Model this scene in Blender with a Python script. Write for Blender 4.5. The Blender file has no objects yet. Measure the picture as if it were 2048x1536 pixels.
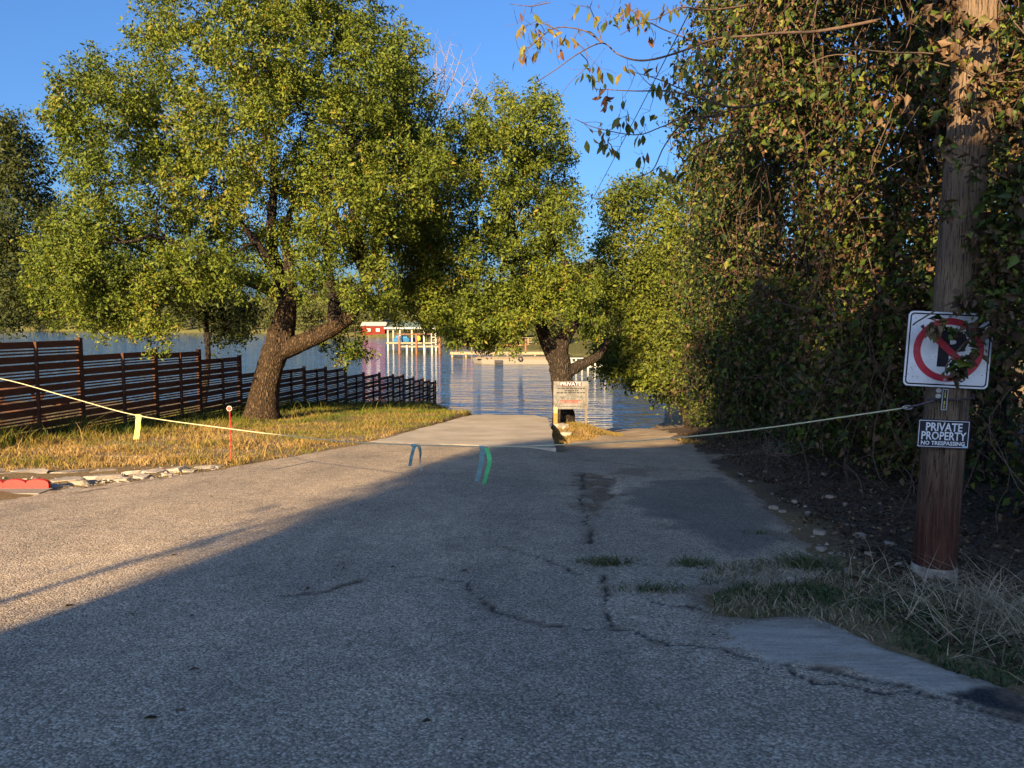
import bpy, bmesh, math, random
import numpy as np
from mathutils import Vector, Matrix, Euler

R = math.radians
random.seed(7)
rng = np.random.default_rng(11)
SC = bpy.context.scene
COL = SC.collection

# ------------------------------------------------------------------ camera
CAM_Z, PITCH, FPX = 1.6, R(4.68), 1538.0
cam_data = bpy.data.cameras.new('camera')
cam_data.sensor_width = 36.0
cam_data.lens = FPX / 2048 * 36
cam_data.clip_start, cam_data.clip_end = 0.05, 3000
cam = bpy.data.objects.new('camera', cam_data)
COL.objects.link(cam)
cam.location = (0, 0, CAM_Z)
cam.rotation_euler = (R(90) - PITCH, 0, 0)
SC.camera = cam

# ------------------------------------------------------------------ daylight
SUN_EL, SUN_AZ = R(18), R(18)          # low sun, behind and a little left of the viewer
world = bpy.data.worlds.new('World')
SC.world = world
world.use_nodes = True
wn = world.node_tree
wn.nodes.clear()
w_out = wn.nodes.new('ShaderNodeOutputWorld')
w_bg = wn.nodes.new('ShaderNodeBackground')
w_sky = wn.nodes.new('ShaderNodeTexSky')
w_sky.sky_type = 'NISHITA'
w_sky.sun_disc = False
w_sky.sun_elevation = SUN_EL
w_sky.sun_rotation = R(180) + SUN_AZ
w_sky.altitude = 0
w_sky.air_density = 1.0
w_sky.dust_density = 3.0
w_sky.ozone_density = 8.0
w_bg.inputs['Strength'].default_value = 0.06
wn.links.new(w_sky.outputs[0], w_bg.inputs[0])
wn.links.new(w_bg.outputs[0], w_out.inputs[0])

sun_d = bpy.data.lights.new('sun', 'SUN')
sun_d.energy = 4.3
sun_d.angle = R(0.53)
sun_d.color = (1.0, 0.70, 0.36)
sun = bpy.data.objects.new('sun', sun_d)
COL.objects.link(sun)
LDIR = Vector((math.sin(SUN_AZ) * math.cos(SUN_EL), math.cos(SUN_AZ) * math.cos(SUN_EL), -math.sin(SUN_EL)))
sun.rotation_euler = LDIR.to_track_quat('-Z', 'Y').to_euler()
sun.location = (-8, -30, 20)

SC.view_settings.view_transform = 'Standard'
SC.view_settings.look = 'None'
SC.view_settings.exposure = 2.03
SC.view_settings.gamma = 1.0
SC.view_settings.use_curve_mapping = False
SC.cycles.max_bounces = 7
SC.cycles.diffuse_bounces = 3
SC.cycles.glossy_bounces = 3
SC.cycles.transmission_bounces = 3
SC.cycles.transparent_max_bounces = 4
SC.cycles.caustics_reflective = False
SC.cycles.caustics_refractive = False

# ------------------------------------------------------------------ helpers
CP, SP = math.cos(PITCH), math.sin(PITCH)


def P(u, v, Y):
    """world point seen at photo pixel (u, v) at forward distance Y"""
    xc, yc = (u - 1024) / FPX, (768 - v) / FPX
    dy, dz = CP + yc * SP, -SP + yc * CP
    t = Y / dy
    return np.array((xc * t, Y, CAM_Z + dz * t))


def sstep(a, b, x):
    t = np.clip((x - a) / (b - a), 0, 1)
    return t * t * (3 - 2 * t)


def vnoise(x, y, s=1.0, seed=0):
    x, y = np.asarray(x, float) * s + seed * 17.31, np.asarray(y, float) * s + seed * 9.77
    xi, yi = np.floor(x), np.floor(y)
    xf, yf = x - xi, y - yi
    xf, yf = xf * xf * (3 - 2 * xf), yf * yf * (3 - 2 * yf)

    def h(a, b):
        q = np.sin(a * 127.1 + b * 311.7 + seed * 3.3) * 43758.5453
        return q - np.floor(q)
    return (h(xi, yi) * (1 - xf) + h(xi + 1, yi) * xf) * (1 - yf) + (h(xi, yi + 1) * (1 - xf) + h(xi + 1, yi + 1) * xf) * yf


def fbm(x, y, s=1.0, seed=0, o=3):
    r, a, t = 0, 0.5, 0
    for k in range(o):
        r = r + a * vnoise(x, y, s * 2 ** k, seed + k)
        t += a
        a *= 0.55
    return r / t


def segdist(X, Y, poly, closed):
    P_ = list(poly)
    n = len(P_)
    d = np.full(np.shape(X), 1e9)
    for i in range(n if closed else n - 1):
        ax, ay = P_[i][:2]
        bx, by = P_[(i + 1) % n][:2]
        vx, vy = bx - ax, by - ay
        t = np.clip(((X - ax) * vx + (Y - ay) * vy) / (vx * vx + vy * vy + 1e-12), 0, 1)
        d = np.minimum(d, np.hypot(X - ax - t * vx, Y - ay - t * vy))
    return d


def sdpoly(X, Y, poly):
    X, Y = np.asarray(X, float), np.asarray(Y, float)
    d = segdist(X, Y, poly, True)
    ins = np.zeros(np.shape(X), bool)
    n = len(poly)
    for i in range(n):
        ax, ay = poly[i][:2]
        bx, by = poly[(i + 1) % n][:2]
        c = ((ay > Y) != (by > Y)) & (X < (bx - ax) * (Y - ay) / ((by - ay) if by != ay else 1e-12) + ax)
        ins ^= c
    return np.where(ins, d, -d)


def tag(o, label=None, cat=None, group=None, kind=None):
    if label: o['label'] = label
    if cat: o['category'] = cat
    if group: o['group'] = group
    if kind: o['kind'] = kind
    return o


def thing(name, label, cat, loc, group=None):
    o = bpy.data.objects.new(name, None)
    o.empty_display_size = 0.2
    COL.objects.link(o)
    o.location = tuple(float(c) for c in loc)
    return tag(o, label, cat, group)


def link(name, me, mat=None, parent=None):
    """link a mesh whose coordinates are in world space"""
    o = bpy.data.objects.new(name, me)
    if mat is not None:
        for m_ in (mat if isinstance(mat, (list, tuple)) else [mat]):
            me.materials.append(m_)
    COL.objects.link(o)
    if parent is not None:
        o.parent = parent
        if parent.type == 'EMPTY':
            o.location = -parent.location
    return o


def mesh_np(name, verts, faces, nper, smooth=False, attrs=None):
    """verts (N,3); faces (M,nper) index array"""
    me = bpy.data.meshes.new(name)
    v = np.asarray(verts, np.float32)
    f = np.asarray(faces, np.int32)
    me.vertices.add(len(v))
    me.vertices.foreach_set('co', v.ravel())
    me.loops.add(f.size)
    me.loops.foreach_set('vertex_index', f.ravel())
    me.polygons.add(len(f))
    me.polygons.foreach_set('loop_start', np.arange(0, f.size, nper, dtype=np.int32))
    if smooth:
        me.polygons.foreach_set('use_smooth', np.ones(len(f), bool))
    for k, a in (attrs or {}).items():
        at = me.attributes.new(k, 'FLOAT', 'POINT')
        at.data.foreach_set('value', np.asarray(a, np.float32).ravel())
    me.update(calc_edges=True)
    me.validate()
    return me


class MB:
    """collects quads / tris of boxes and tubes into one mesh (world coordinates)"""

    def __init__(self):
        self.v, self.f = [], []
        self.n = 0

    def raw(self, verts, faces):
        self.v.extend(tuple(float(c) for c in p) for p in verts)
        self.f.extend(tuple(i + self.n for i in q) for q in faces)
        self.n += len(verts)
        return self

    def box(self, c, s, M=None):
        x, y, z = [q / 2 for q in s]
        pts = [Vector((sx * x, sy * y, sz * z)) for sz in (-1, 1) for sy in (-1, 1) for sx in (-1, 1)]
        if M is not None:
            pts = [M @ p for p in pts]
        pts = [p + Vector(c) for p in pts]
        return self.raw(pts, [(0, 2, 3, 1), (4, 5, 7, 6), (0, 1, 5, 4), (2, 6, 7, 3), (0, 4, 6, 2), (1, 3, 7, 5)])

    def tube(self, pts, rad, n=8, noise=0.0, cap=True):
        pts = [Vector(tuple(float(c) for c in p)) for p in pts]
        m = len(pts)
        if not isinstance(rad, (list, tuple, np.ndarray)):
            rad = [rad] * m
        t0 = (pts[1] - pts[0]).normalized()
        ref = Vector((0, 0, 1)) if abs(t0.z) < 0.9 else Vector((1, 0, 0))
        nx = t0.cross(ref).normalized()
        vs = []
        for i, p in enumerate(pts):
            t = (pts[min(i + 1, m - 1)] - pts[max(i - 1, 0)]).normalized()
            nx = (nx - t * nx.dot(t)).normalized()
            ny = t.cross(nx)
            for k in range(n):
                a = 2 * math.pi * k / n
                r = rad[i] * (1 + (random.uniform(-noise, noise) if noise else 0))
                vs.append(p + nx * math.cos(a) * r + ny * math.sin(a) * r)
        fs = []
        for i in range(m - 1):
            for k in range(n):
                a, b = i * n + k, i * n + (k + 1) % n
                fs.append((a, b, b + n, a + n))
        if cap:
            fs.append(tuple(range(n - 1, -1, -1)))
            fs.append(tuple((m - 1) * n + k for k in range(n)))
        return self.raw(vs, fs)

    def lathe(self, prof, c, n=16):
        vs, fs = [], []
        for (r, z) in prof:
            for k in range(n):
                a = 2 * math.pi * k / n
                vs.append((c[0] + r * math.cos(a), c[1] + r * math.sin(a), c[2] + z))
        m = len(prof)
        for i in range(m - 1):
            for k in range(n):
                a, b = i * n + k, i * n + (k + 1) % n
                fs.append((a, b, b + n, a + n))
        fs.append(tuple(range(n - 1, -1, -1)))
        fs.append(tuple((m - 1) * n + k for k in range(n)))
        return self.raw(vs, fs)

    def prism(self, outline, M, depth):
        """outline: list of (x, y) in the local xy plane of M, extruded along local z"""
        n = len(outline)
        vs = [M @ Vector((x, y, 0)) for x, y in outline] + [M @ Vector((x, y, depth)) for x, y in outline]
        fs = [tuple(range(n - 1, -1, -1)), tuple(range(n, 2 * n))]
        fs += [(i, (i + 1) % n, n + (i + 1) % n, n + i) for i in range(n)]
        return self.raw(vs, fs)

    def mesh(self, name, smooth=False):
        me = bpy.data.meshes.new(name)
        me.from_pydata(self.v, [], self.f)
        if smooth:
            me.polygons.foreach_set('use_smooth', np.ones(len(me.polygons), bool))
        me.update()
        return me

    def build(self, name, mat=None, parent=None, smooth=False):
        return link(name, self.mesh(name, smooth), mat, parent)


def spline(pts, n=8):
    """Catmull-Rom through points -> smooth list"""
    p = [np.array(q, float) for q in pts]
    p = [2 * p[0] - p[1]] + p + [2 * p[-1] - p[-2]]
    out = []
    for i in range(1, len(p) - 2):
        for k in range(n):
            t = k / n
            a, b, c, d = p[i - 1], p[i], p[i + 1], p[i + 2]
            out.append(0.5 * ((2 * b) + (c - a) * t + (2 * a - 5 * b + 4 * c - d) * t * t + (3 * b - a - 3 * c + d) * t ** 3))
    out.append(p[-2])
    return out


def text_mesh(body, size, M, bold=0.0, depth=0.001, sx=1.0, align='CENTER'):
    cu = bpy.data.curves.new('lettering', 'FONT')
    cu.body = body
    cu.size = size
    cu.align_x = align
    cu.align_y = 'CENTER'
    cu.offset = bold
    cu.extrude = depth
    cu.resolution_u = 2
    o = bpy.data.objects.new('lettering', cu)
    COL.objects.link(o)
    bpy.context.view_layer.update()
    dg = bpy.context.evaluated_depsgraph_get()
    me = bpy.data.meshes.new_from_object(o.evaluated_get(dg))
    bpy.data.objects.remove(o)
    bpy.data.curves.remove(cu)
    me.transform(M @ Matrix.Diagonal((sx, 1, 1, 1)))
    me.materials.clear()
    return me


# ------------------------------------------------------------------ materials
def new_mat(name):
    m = bpy.data.materials.new(name)
    m.use_nodes = True
    nt = m.node_tree
    nt.nodes.clear()
    return m, nt


def N(nt, t, **kw):
    n = nt.nodes.new(t)
    for k, v in kw.items():
        if k in n.inputs.keys() if hasattr(n.inputs, 'keys') else False:
            n.inputs[k].default_value = v
        else:
            setattr(n, k, v)
    return n


def ramp(nt, fac, stops):
    r = nt.nodes.new('ShaderNodeValToRGB')
    e = r.color_ramp.elements
    while len(e) > 1:
        e.remove(e[0])
    e[0].position, e[0].color = stops[0][0], (*stops[0][1], 1)
    for p_, c_ in stops[1:]:
        q = e.new(p_)
        q.color = (*c_, 1)
    nt.links.new(fac, r.inputs[0])
    return r.outputs[0]


def mixc(nt, fac, a, b, mode='MIX'):
    m = nt.nodes.new('ShaderNodeMix')
    m.data_type = 'RGBA'
    m.blend_type = mode
    for sock, val in ((m.inputs[0], fac), (m.inputs[6], a), (m.inputs[7], b)):
        if hasattr(val, 'is_output') or hasattr(val, 'links'):
            nt.links.new(val, sock)
        elif isinstance(val, (int, float)):
            sock.default_value = val
        else:
            sock.default_value = (*val, 1)
    return m.outputs[2]


def noise(nt, scale, detail=4, rough=0.55, vec=None, dist=0.0):
    n = nt.nodes.new('ShaderNodeTexNoise')
    n.inputs['Scale'].default_value = scale
    n.inputs['Detail'].default_value = detail
    n.inputs['Roughness'].default_value = rough
    n.inputs['Distortion'].default_value = dist
    if vec is not None:
        nt.links.new(vec, n.inputs['Vector'])
    return n.outputs[0]


def coords(nt, scale=(1, 1, 1)):
    """world position, scaled"""
    g = nt.nodes.new('ShaderNodeNewGeometry')
    m = nt.nodes.new('ShaderNodeMapping')
    m.inputs['Scale'].default_value = scale
    nt.links.new(g.outputs['Position'], m.inputs['Vector'])
    return m.outputs[0]


def attr(nt, name):
    a = nt.nodes.new('ShaderNodeAttribute')
    a.attribute_name = name
    return a.outputs['Fac']


def mth(nt, op, a, b=0.0, clamp=False):
    m = nt.nodes.new('ShaderNodeMath')
    m.operation = op
    m.use_clamp = clamp
    for i, q in enumerate((a, b)):
        if hasattr(q, 'links'):
            nt.links.new(q, m.inputs[i])
        else:
            m.inputs[i].default_value = q
    return m.outputs[0]


def bump(nt, h, strength=0.5, dist=0.01, prev=None):
    b = nt.nodes.new('ShaderNodeBump')
    b.inputs['Strength'].default_value = strength
    b.inputs['Distance'].default_value = dist
    nt.links.new(h, b.inputs['Height'])
    if prev is not None:
        nt.links.new(prev, b.inputs['Normal'])
    return b.outputs[0]


def princ(nt, col, rough=0.7, spec=0.3, nrm=None, metal=0.0):
    p = nt.nodes.new('ShaderNodeBsdfPrincipled')
    for s, v in (('Base Color', col), ('Roughness', rough)):
        if hasattr(v, 'links'):
            nt.links.new(v, p.inputs[s])
        elif isinstance(v, (int, float)):
            p.inputs[s].default_value = v
        else:
            p.inputs[s].default_value = (*v, 1)
    p.inputs['Specular IOR Level'].default_value = spec
    p.inputs['Metallic'].default_value = metal
    if nrm is not None:
        nt.links.new(nrm, p.inputs['Normal'])
    return p


def out(nt, sh):
    o = nt.nodes.new('ShaderNodeOutputMaterial')
    nt.links.new(sh, o.inputs[0])


def m_plain(name, col, rough=0.6, spec=0.3, var=0.15, scale=12, metal=0.0, bmp=0.15, stretch=(1, 1, 1)):
    m, nt = new_mat(name)
    n = noise(nt, scale, 5, 0.6, coords(nt, stretch))
    c = ramp(nt, n, [(0.3, tuple(q * (1 - var) for q in col)), (0.7, tuple(min(1, q * (1 + var)) for q in col))])
    p = princ(nt, c, rough, spec, bump(nt, n, bmp, 0.01), metal)
    out(nt, p.outputs[0])
    return m


def m_leaf(name, stops, transl=0.3, rough=0.58, spec=0.2):
    m, nt = new_mat(name)
    c = ramp(nt, attr(nt, 'tone'), stops)
    p = princ(nt, c, rough, spec)
    t = nt.nodes.new('ShaderNodeBsdfTranslucent')
    nt.links.new(c, t.inputs[0])
    x = nt.nodes.new('ShaderNodeMixShader')
    x.inputs[0].default_value = transl
    nt.links.new(p.outputs[0], x.inputs[1])
    nt.links.new(t.outputs[0], x.inputs[2])
    out(nt, x.outputs[0])
    return m


def m_wood(name, a, b, stretch=(6, 6, 0.6), scale=6, rough=0.75, bmp=0.5, dist=0.006):
    m, nt = new_mat(name)
    v = coords(nt, stretch)
    n1 = noise(nt, scale, 6, 0.65, v, 0.3)
    n2 = noise(nt, scale * 5, 3, 0.6, v)
    c = ramp(nt, mth(nt, 'ADD', mth(nt, 'MULTIPLY', n1, 0.7), mth(nt, 'MULTIPLY', n2, 0.3)), [(0.33, a), (0.66, b)])
    p = princ(nt, c, rough, 0.2, bump(nt, n2, bmp, dist))
    out(nt, p.outputs[0])
    return m


def m_bark(name, a, b, sc=7):
    m, nt = new_mat(name)
    v = coords(nt, (1, 1, 0.28))
    w = nt.nodes.new('ShaderNodeTexVoronoi')
    w.feature = 'DISTANCE_TO_EDGE'
    w.inputs['Scale'].default_value = sc * 1.6
    mx = nt.nodes.new('ShaderNodeMix'); mx.data_type = 'VECTOR'
    nn = nt.nodes.new('ShaderNodeTexNoise'); nn.inputs['Scale'].default_value = 9
    nt.links.new(v, nn.inputs['Vector'])
    nt.links.new(v, mx.inputs[4]); nt.links.new(nn.outputs['Color'], mx.inputs[5]); mx.inputs[0].default_value = 0.12
    nt.links.new(mx.outputs[1], w.inputs['Vector'])
    e = mth(nt, 'MULTIPLY', w.outputs['Distance'], 3.2, True)
    n = noise(nt, 16, 5, 0.65, v)
    c = mixc(nt, e, tuple(q * 0.45 for q in a), ramp(nt, n, [(0.3, a), (0.7, b)]))
    nr = bump(nt, n, 0.5, 0.02, bump(nt, e, 0.9, 0.05))
    out(nt, princ(nt, c, 0.9, 0.1, nr).outputs[0])
    return m


MAT = {}
MAT['bark'] = m_bark('oak_bark', (0.06, 0.042, 0.028), (0.135, 0.095, 0.06), 13)
MAT['bark2'] = m_bark('dark_oak_bark', (0.045, 0.036, 0.03), (0.10, 0.08, 0.062), 13)
MAT['twig'] = m_plain('twig_bark', (0.10, 0.075, 0.055), 0.9, 0.1)
MAT['vine'] = m_plain('vine_stem', (0.10, 0.07, 0.055), 0.9, 0.1, 0.35, 30)
MAT['grey_twig'] = m_plain('grey_dead_twig', (0.26, 0.22, 0.19), 0.9, 0.1)
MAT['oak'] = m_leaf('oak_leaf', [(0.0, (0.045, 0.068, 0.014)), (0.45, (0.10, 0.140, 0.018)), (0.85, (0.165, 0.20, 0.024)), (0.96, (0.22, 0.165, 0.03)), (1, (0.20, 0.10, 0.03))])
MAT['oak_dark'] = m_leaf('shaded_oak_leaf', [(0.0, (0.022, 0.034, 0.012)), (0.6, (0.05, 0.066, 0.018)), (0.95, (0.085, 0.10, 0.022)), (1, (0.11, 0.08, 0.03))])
MAT['lake_leaf'] = m_leaf('waterside_leaf', [(0.0, (0.05, 0.075, 0.016)), (0.5, (0.10, 0.135, 0.02)), (0.9, (0.165, 0.185, 0.026)), (1, (0.19, 0.13, 0.04))])
MAT['vine_leaf'] = m_leaf('vine_leaf', [(0.0, (0.018, 0.034, 0.014)), (0.25, (0.045, 0.075, 0.016)), (0.42, (0.105, 0.15, 0.02)), (0.5, (0.17, 0.17, 0.03)),
                                          (0.56, (0.055, 0.034, 0.02)), (0.8, (0.11, 0.066, 0.036)), (1, (0.20, 0.13, 0.075))], 0.28, 0.55, 0.25)
MAT['far_leaf'] = m_leaf('distant_leaf', [(0.0, (0.04, 0.052, 0.02)), (0.6, (0.085, 0.10, 0.028)), (1, (0.13, 0.125, 0.04))], 0.25, 0.6, 0.2)
MAT['grass'] = m_leaf('dry_grass_blade', [(0.0, (0.05, 0.085, 0.015)), (0.3, (0.13, 0.16, 0.022)), (0.5, (0.21, 0.175, 0.04)), (0.75, (0.31, 0.20, 0.065)), (1, (0.40, 0.28, 0.12))], 0.35, 0.6, 0.15)
MAT['weed'] = m_leaf('green_weed_blade', [(0.0, (0.018, 0.035, 0.012)), (0.55, (0.07, 0.115, 0.04)), (0.75, (0.19, 0.15, 0.085)), (1, (0.58, 0.47, 0.32))], 0.25, 0.6, 0.2)
MAT['litter'] = m_leaf('dead_leaf_litter', [(0.0, (0.035, 0.025, 0.017)), (0.6, (0.09, 0.062, 0.04)), (1, (0.24, 0.17, 0.11))], 0.1, 0.8, 0.1)
MAT['fence'] = m_wood('dark_stained_wood', (0.060, 0.024, 0.013), (0.150, 0.060, 0.030), (1.2, 1.2, 9), 4)
MAT['fence_post'] = m_wood('dark_post_wood', (0.04, 0.018, 0.011), (0.10, 0.045, 0.026), (9, 9, 1), 4)
MAT['white'] = m_plain('white_paint', (0.36, 0.36, 0.345), 0.5, 0.4, 0.08, 20)
MAT['red'] = m_plain('red_paint', (0.50, 0.03, 0.026), 0.45, 0.4, 0.12, 30)
MAT['steel'] = m_plain('galvanised_steel', (0.35, 0.35, 0.36), 0.45, 0.5, 0.2, 40, 0.7)
MAT['rust'] = m_plain('rusty_chain', (0.10, 0.075, 0.085), 0.6, 0.4, 0.4, 60, 0.5)
MAT['rope'] = m_plain('pale_rope', (0.46, 0.43, 0.27), 0.8, 0.1, 0.15, 150)
MAT['ribbon_y'] = m_plain('yellow_flagging_tape', (0.72, 0.80, 0.16), 0.5, 0.3, 0.08, 60)
MAT['ribbon_t'] = m_plain('teal_flagging_tape', (0.20, 0.33, 0.34), 0.5, 0.3, 0.12, 60)
MAT['ribbon_g'] = m_plain('green_flagging_tape', (0.13, 0.66, 0.24), 0.5, 0.3, 0.1, 60)
MAT['black'] = m_plain('black_paint', (0.012, 0.012, 0.02), 0.5, 0.35, 0.2, 40)
MAT['ink'] = m_plain('faded_black_print', (0.03, 0.028, 0.026), 0.6, 0.2)
MAT['grey_ink'] = m_plain('faded_grey_print', (0.07, 0.07, 0.065), 0.6, 0.2)
MAT['maroon'] = m_plain('dark_maroon_print', (0.055, 0.012, 0.016), 0.5, 0.3)
MAT['salmon'] = m_plain('faded_red_print', (0.22, 0.04, 0.025), 0.5, 0.3)
MAT['orange'] = m_plain('orange_marker', (0.62, 0.14, 0.03), 0.6, 0.3)
MAT['yellow'] = m_plain('yellow_print', (0.62, 0.58, 0.10), 0.5, 0.3)
MAT['tan_wood'] = m_plain('weathered_deck_wood', (0.27, 0.22, 0.145), 0.8, 0.2, 0.2, 3)
MAT['rust_wood'] = m_plain('reddish_dock_wood', (0.22, 0.10, 0.06), 0.8, 0.2, 0.2, 3)
MAT['limestone'] = m_plain('pale_limestone', (0.30, 0.27, 0.23), 0.9, 0.15, 0.22, 9, 0, 0.6)
MAT['rock'] = m_plain('dirty_rock', (0.27, 0.225, 0.18), 0.9, 0.15, 0.3, 14, 0, 0.7)
MAT['green_roof'] = m_plain('grey_green_roof', (0.10, 0.14, 0.12), 0.6, 0.3)
MAT['blue'] = m_plain('blue_boat_cover', (0.03, 0.16, 0.34), 0.6, 0.3)
MAT['navy'] = m_plain('navy_boat_hull', (0.025, 0.025, 0.12), 0.4, 0.5)
MAT['lime'] = m_plain('lime_float', (0.42, 0.46, 0.04), 0.5, 0.3)
MAT['stucco'] = m_plain('tan_stucco', (0.35, 0.30, 0.24), 0.9, 0.1)
MAT['concrete_trim'] = m_plain('pale_concrete', (0.20, 0.185, 0.16), 0.9, 0.15, 0.15, 20, 0, 0.4)


def sign_white():
    m, nt = new_mat('weathered_sign_white')
    n = noise(nt, 9, 5, 0.6, coords(nt))
    n2 = noise(nt, 60, 2, 0.5, coords(nt))
    c = mixc(nt, ramp(nt, n2, [(0.66, (0, 0, 0)), (0.72, (1, 1, 1))]), ramp(nt, n, [(0.3, (0.58, 0.60, 0.64)), (0.7, (0.76, 0.77, 0.80))]), (0.3, 0.3, 0.32))
    out(nt, princ(nt, c, 0.4, 0.4).outputs[0])
    return m


def sign_red():
    m, nt = new_mat('cracked_sign_red')
    n = noise(nt, 25, 3, 0.5, coords(nt, (1, 1, 1)))
    c = ramp(nt, n, [(0.3, (0.36, 0.022, 0.045)), (0.7, (0.52, 0.04, 0.06))])
    out(nt, princ(nt, c, 0.4, 0.4).outputs[0])
    return m


MAT['sign_white'] = sign_white()
MAT['sign_red'] = sign_red()


def pole_mat():
    m, nt = new_mat('creosote_pole_wood')
    v = coords(nt, (9, 9, 0.35))
    n1 = noise(nt, 3, 5, 0.6, v, 0.4)
    n2 = noise(nt, 15, 5, 0.7, v, 0.2)
    g = nt.nodes.new('ShaderNodeNewGeometry')
    sx = nt.nodes.new('ShaderNodeSeparateXYZ')
    nt.links.new(g.outputs['Position'], sx.inputs[0])
    # weathered grey up the pole, reddish treated wood near its foot
    hz = mth(nt, 'ADD', sx.outputs[2], mth(nt, 'MULTIPLY', noise(nt, 3, 3, 0.6, v), 1.0))
    t = nt.nodes.new('ShaderNodeMapRange')
    t.inputs['From Min'].default_value = 0.55
    t.inputs['From Max'].default_value = 1.35
    nt.links.new(hz, t.inputs['Value'])
    red = ramp(nt, n1, [(0.3, (0.05, 0.02, 0.014)), (0.7, (0.15, 0.06, 0.04))])
    grey = ramp(nt, n1, [(0.3, (0.13, 0.092, 0.062)), (0.7, (0.27, 0.195, 0.13))])
    c = mixc(nt, t.outputs[0], red, grey)
    crack = ramp(nt, n2, [(0.41, (0, 0, 0)), (0.48, (1, 1, 1))])
    c = mixc(nt, crack, (0.035, 0.024, 0.018), c)
    out(nt, princ(nt, c, 0.85, 0.15, bump(nt, n2, 1.0, 0.02)).outputs[0])
    return m


MAT['pole'] = pole_mat()


def asphalt_mat():
    m, nt = new_mat('chip_seal_asphalt')
    v = coords(nt)
    vo = nt.nodes.new('ShaderNodeTexVoronoi')
    vo.inputs['Scale'].default_value = 78
    nt.links.new(v, vo.inputs['Vector'])
    vo2 = nt.nodes.new('ShaderNodeTexVoronoi')
    vo2.inputs['Scale'].default_value = 190
    nt.links.new(v, vo2.inputs['Vector'])
    cs = nt.nodes.new('ShaderNodeSeparateColor')
    nt.links.new(vo.outputs['Color'], cs.inputs[0])
    chips = ramp(nt, cs.outputs[0], [(0.0, (0.24, 0.20, 0.148)), (0.45, (0.44, 0.365, 0.265)), (0.8, (0.57, 0.48, 0.355)), (1.0, (0.74, 0.645, 0.50))])
    gap = ramp(nt, vo.outputs['Distance'], [(0.35, (1, 1, 1)), (0.75, (0.5, 0.5, 0.5))])
    chips = mixc(nt, 0.8, chips, gap, 'MULTIPLY')
    big = noise(nt, 0.55, 5, 0.6, v)
    chips = mixc(nt, 0.75, chips, ramp(nt, big, [(0.3, (0.66, 0.66, 0.68)), (0.7, (1.12, 1.08, 1.05))]), 'MULTIPLY')
    mid = noise(nt, 5, 4, 0.6, v)
    chips = mixc(nt, 0.5, chips, ramp(nt, mid, [(0.35, (0.72, 0.72, 0.74)), (0.65, (1.1, 1.1, 1.1))]), 'MULTIPLY')
    # worn wheel lanes, old oil stains and patchy binder
    lane = noise(nt, 1.0, 3, 0.5, coords(nt, (1.3, 0.10, 1)), 0.3)
    chips = mixc(nt, 0.8, chips, ramp(nt, lane, [(0.35, (0.84, 0.84, 0.85)), (0.62, (1.12, 1.11, 1.09))]), 'MULTIPLY')
    st = noise(nt, 1.6, 6, 0.7, v, 0.8)
    chips = mixc(nt, 0.9, chips, ramp(nt, st, [(0.30, (0.66, 0.66, 0.67)), (0.42, (0.97, 0.97, 0.97)), (0.68, (1.0, 1.0, 1.0)), (0.74, (1.16, 1.14, 1.10))]), 'MULTIPLY')
    # newer dark mat, smooth tongue, dirt and cracks come as attributes of the sheet
    darkc = mixc(nt, 0.62, chips, (0.06, 0.062, 0.065))
    c = mixc(nt, attr(nt, 'newer'), chips, darkc)
    tongue = ramp(nt, mth(nt, 'ADD', mth(nt, 'MULTIPLY', noise(nt, 7, 6, 0.75, coords(nt, (0.35, 2.2, 1))), 0.65), mth(nt, 'MULTIPLY', noise(nt, 60, 4, 0.7, v), 0.35)), [(0.36, (0.20, 0.178, 0.145)), (0.5, (0.36, 0.32, 0.26)), (0.64, (0.48, 0.43, 0.355))])
    c = mixc(nt, attr(nt, 'smoothed'), c, tongue)
    blackc = ramp(nt, cs.outputs[1], [(0.0, (0.012, 0.012, 0.014)), (1.0, (0.045, 0.045, 0.048))])
    c = mixc(nt, attr(nt, 'fresh'), c, blackc)
    dirt = ramp(nt, noise(nt, 22, 5, 0.7, v), [(0.3, (0.06, 0.043, 0.03)), (0.7, (0.28, 0.205, 0.135))])
    c = mixc(nt, attr(nt, 'dirt'), c, dirt)
    c = mixc(nt, attr(nt, 'crack'), c, (0.04, 0.034, 0.03))
    h1 = mth(nt, 'SUBTRACT', 1.0, vo.outputs['Distance'])
    n1 = bump(nt, h1, 0.75, 0.006)
    n1 = bump(nt, vo2.outputs['Distance'], 0.35, 0.002, n1)
    out(nt, princ(nt, c, 0.85, 0.25, n1).outputs[0])
    return m


MAT['asphalt'] = asphalt_mat()


def concrete_mat():
    m, nt = new_mat('broomed_concrete')
    v = coords(nt)
    a = noise(nt, 1.1, 5, 0.6, v)
    b = noise(nt, 5, 5, 0.65, coords(nt, (0.4, 3, 1)))
    f = noise(nt, 130, 2, 0.6, v)
    c = ramp(nt, a, [(0.3, (0.34, 0.30, 0.24)), (0.7, (0.50, 0.45, 0.37))])
    c = mixc(nt, 0.6, c, ramp(nt, b, [(0.3, (0.68, 0.66, 0.64)), (0.65, (1.1, 1.1, 1.1))]), 'MULTIPLY')
    c = mixc(nt, 0.4, c, ramp(nt, f, [(0.3, (0.7, 0.7, 0.7)), (0.7, (1.1, 1.1, 1.1))]), 'MULTIPLY')
    out(nt, princ(nt, c, 0.9, 0.2, bump(nt, f, 0.35, 0.003)).outputs[0])
    return m


MAT['concrete'] = concrete_mat()


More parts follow.
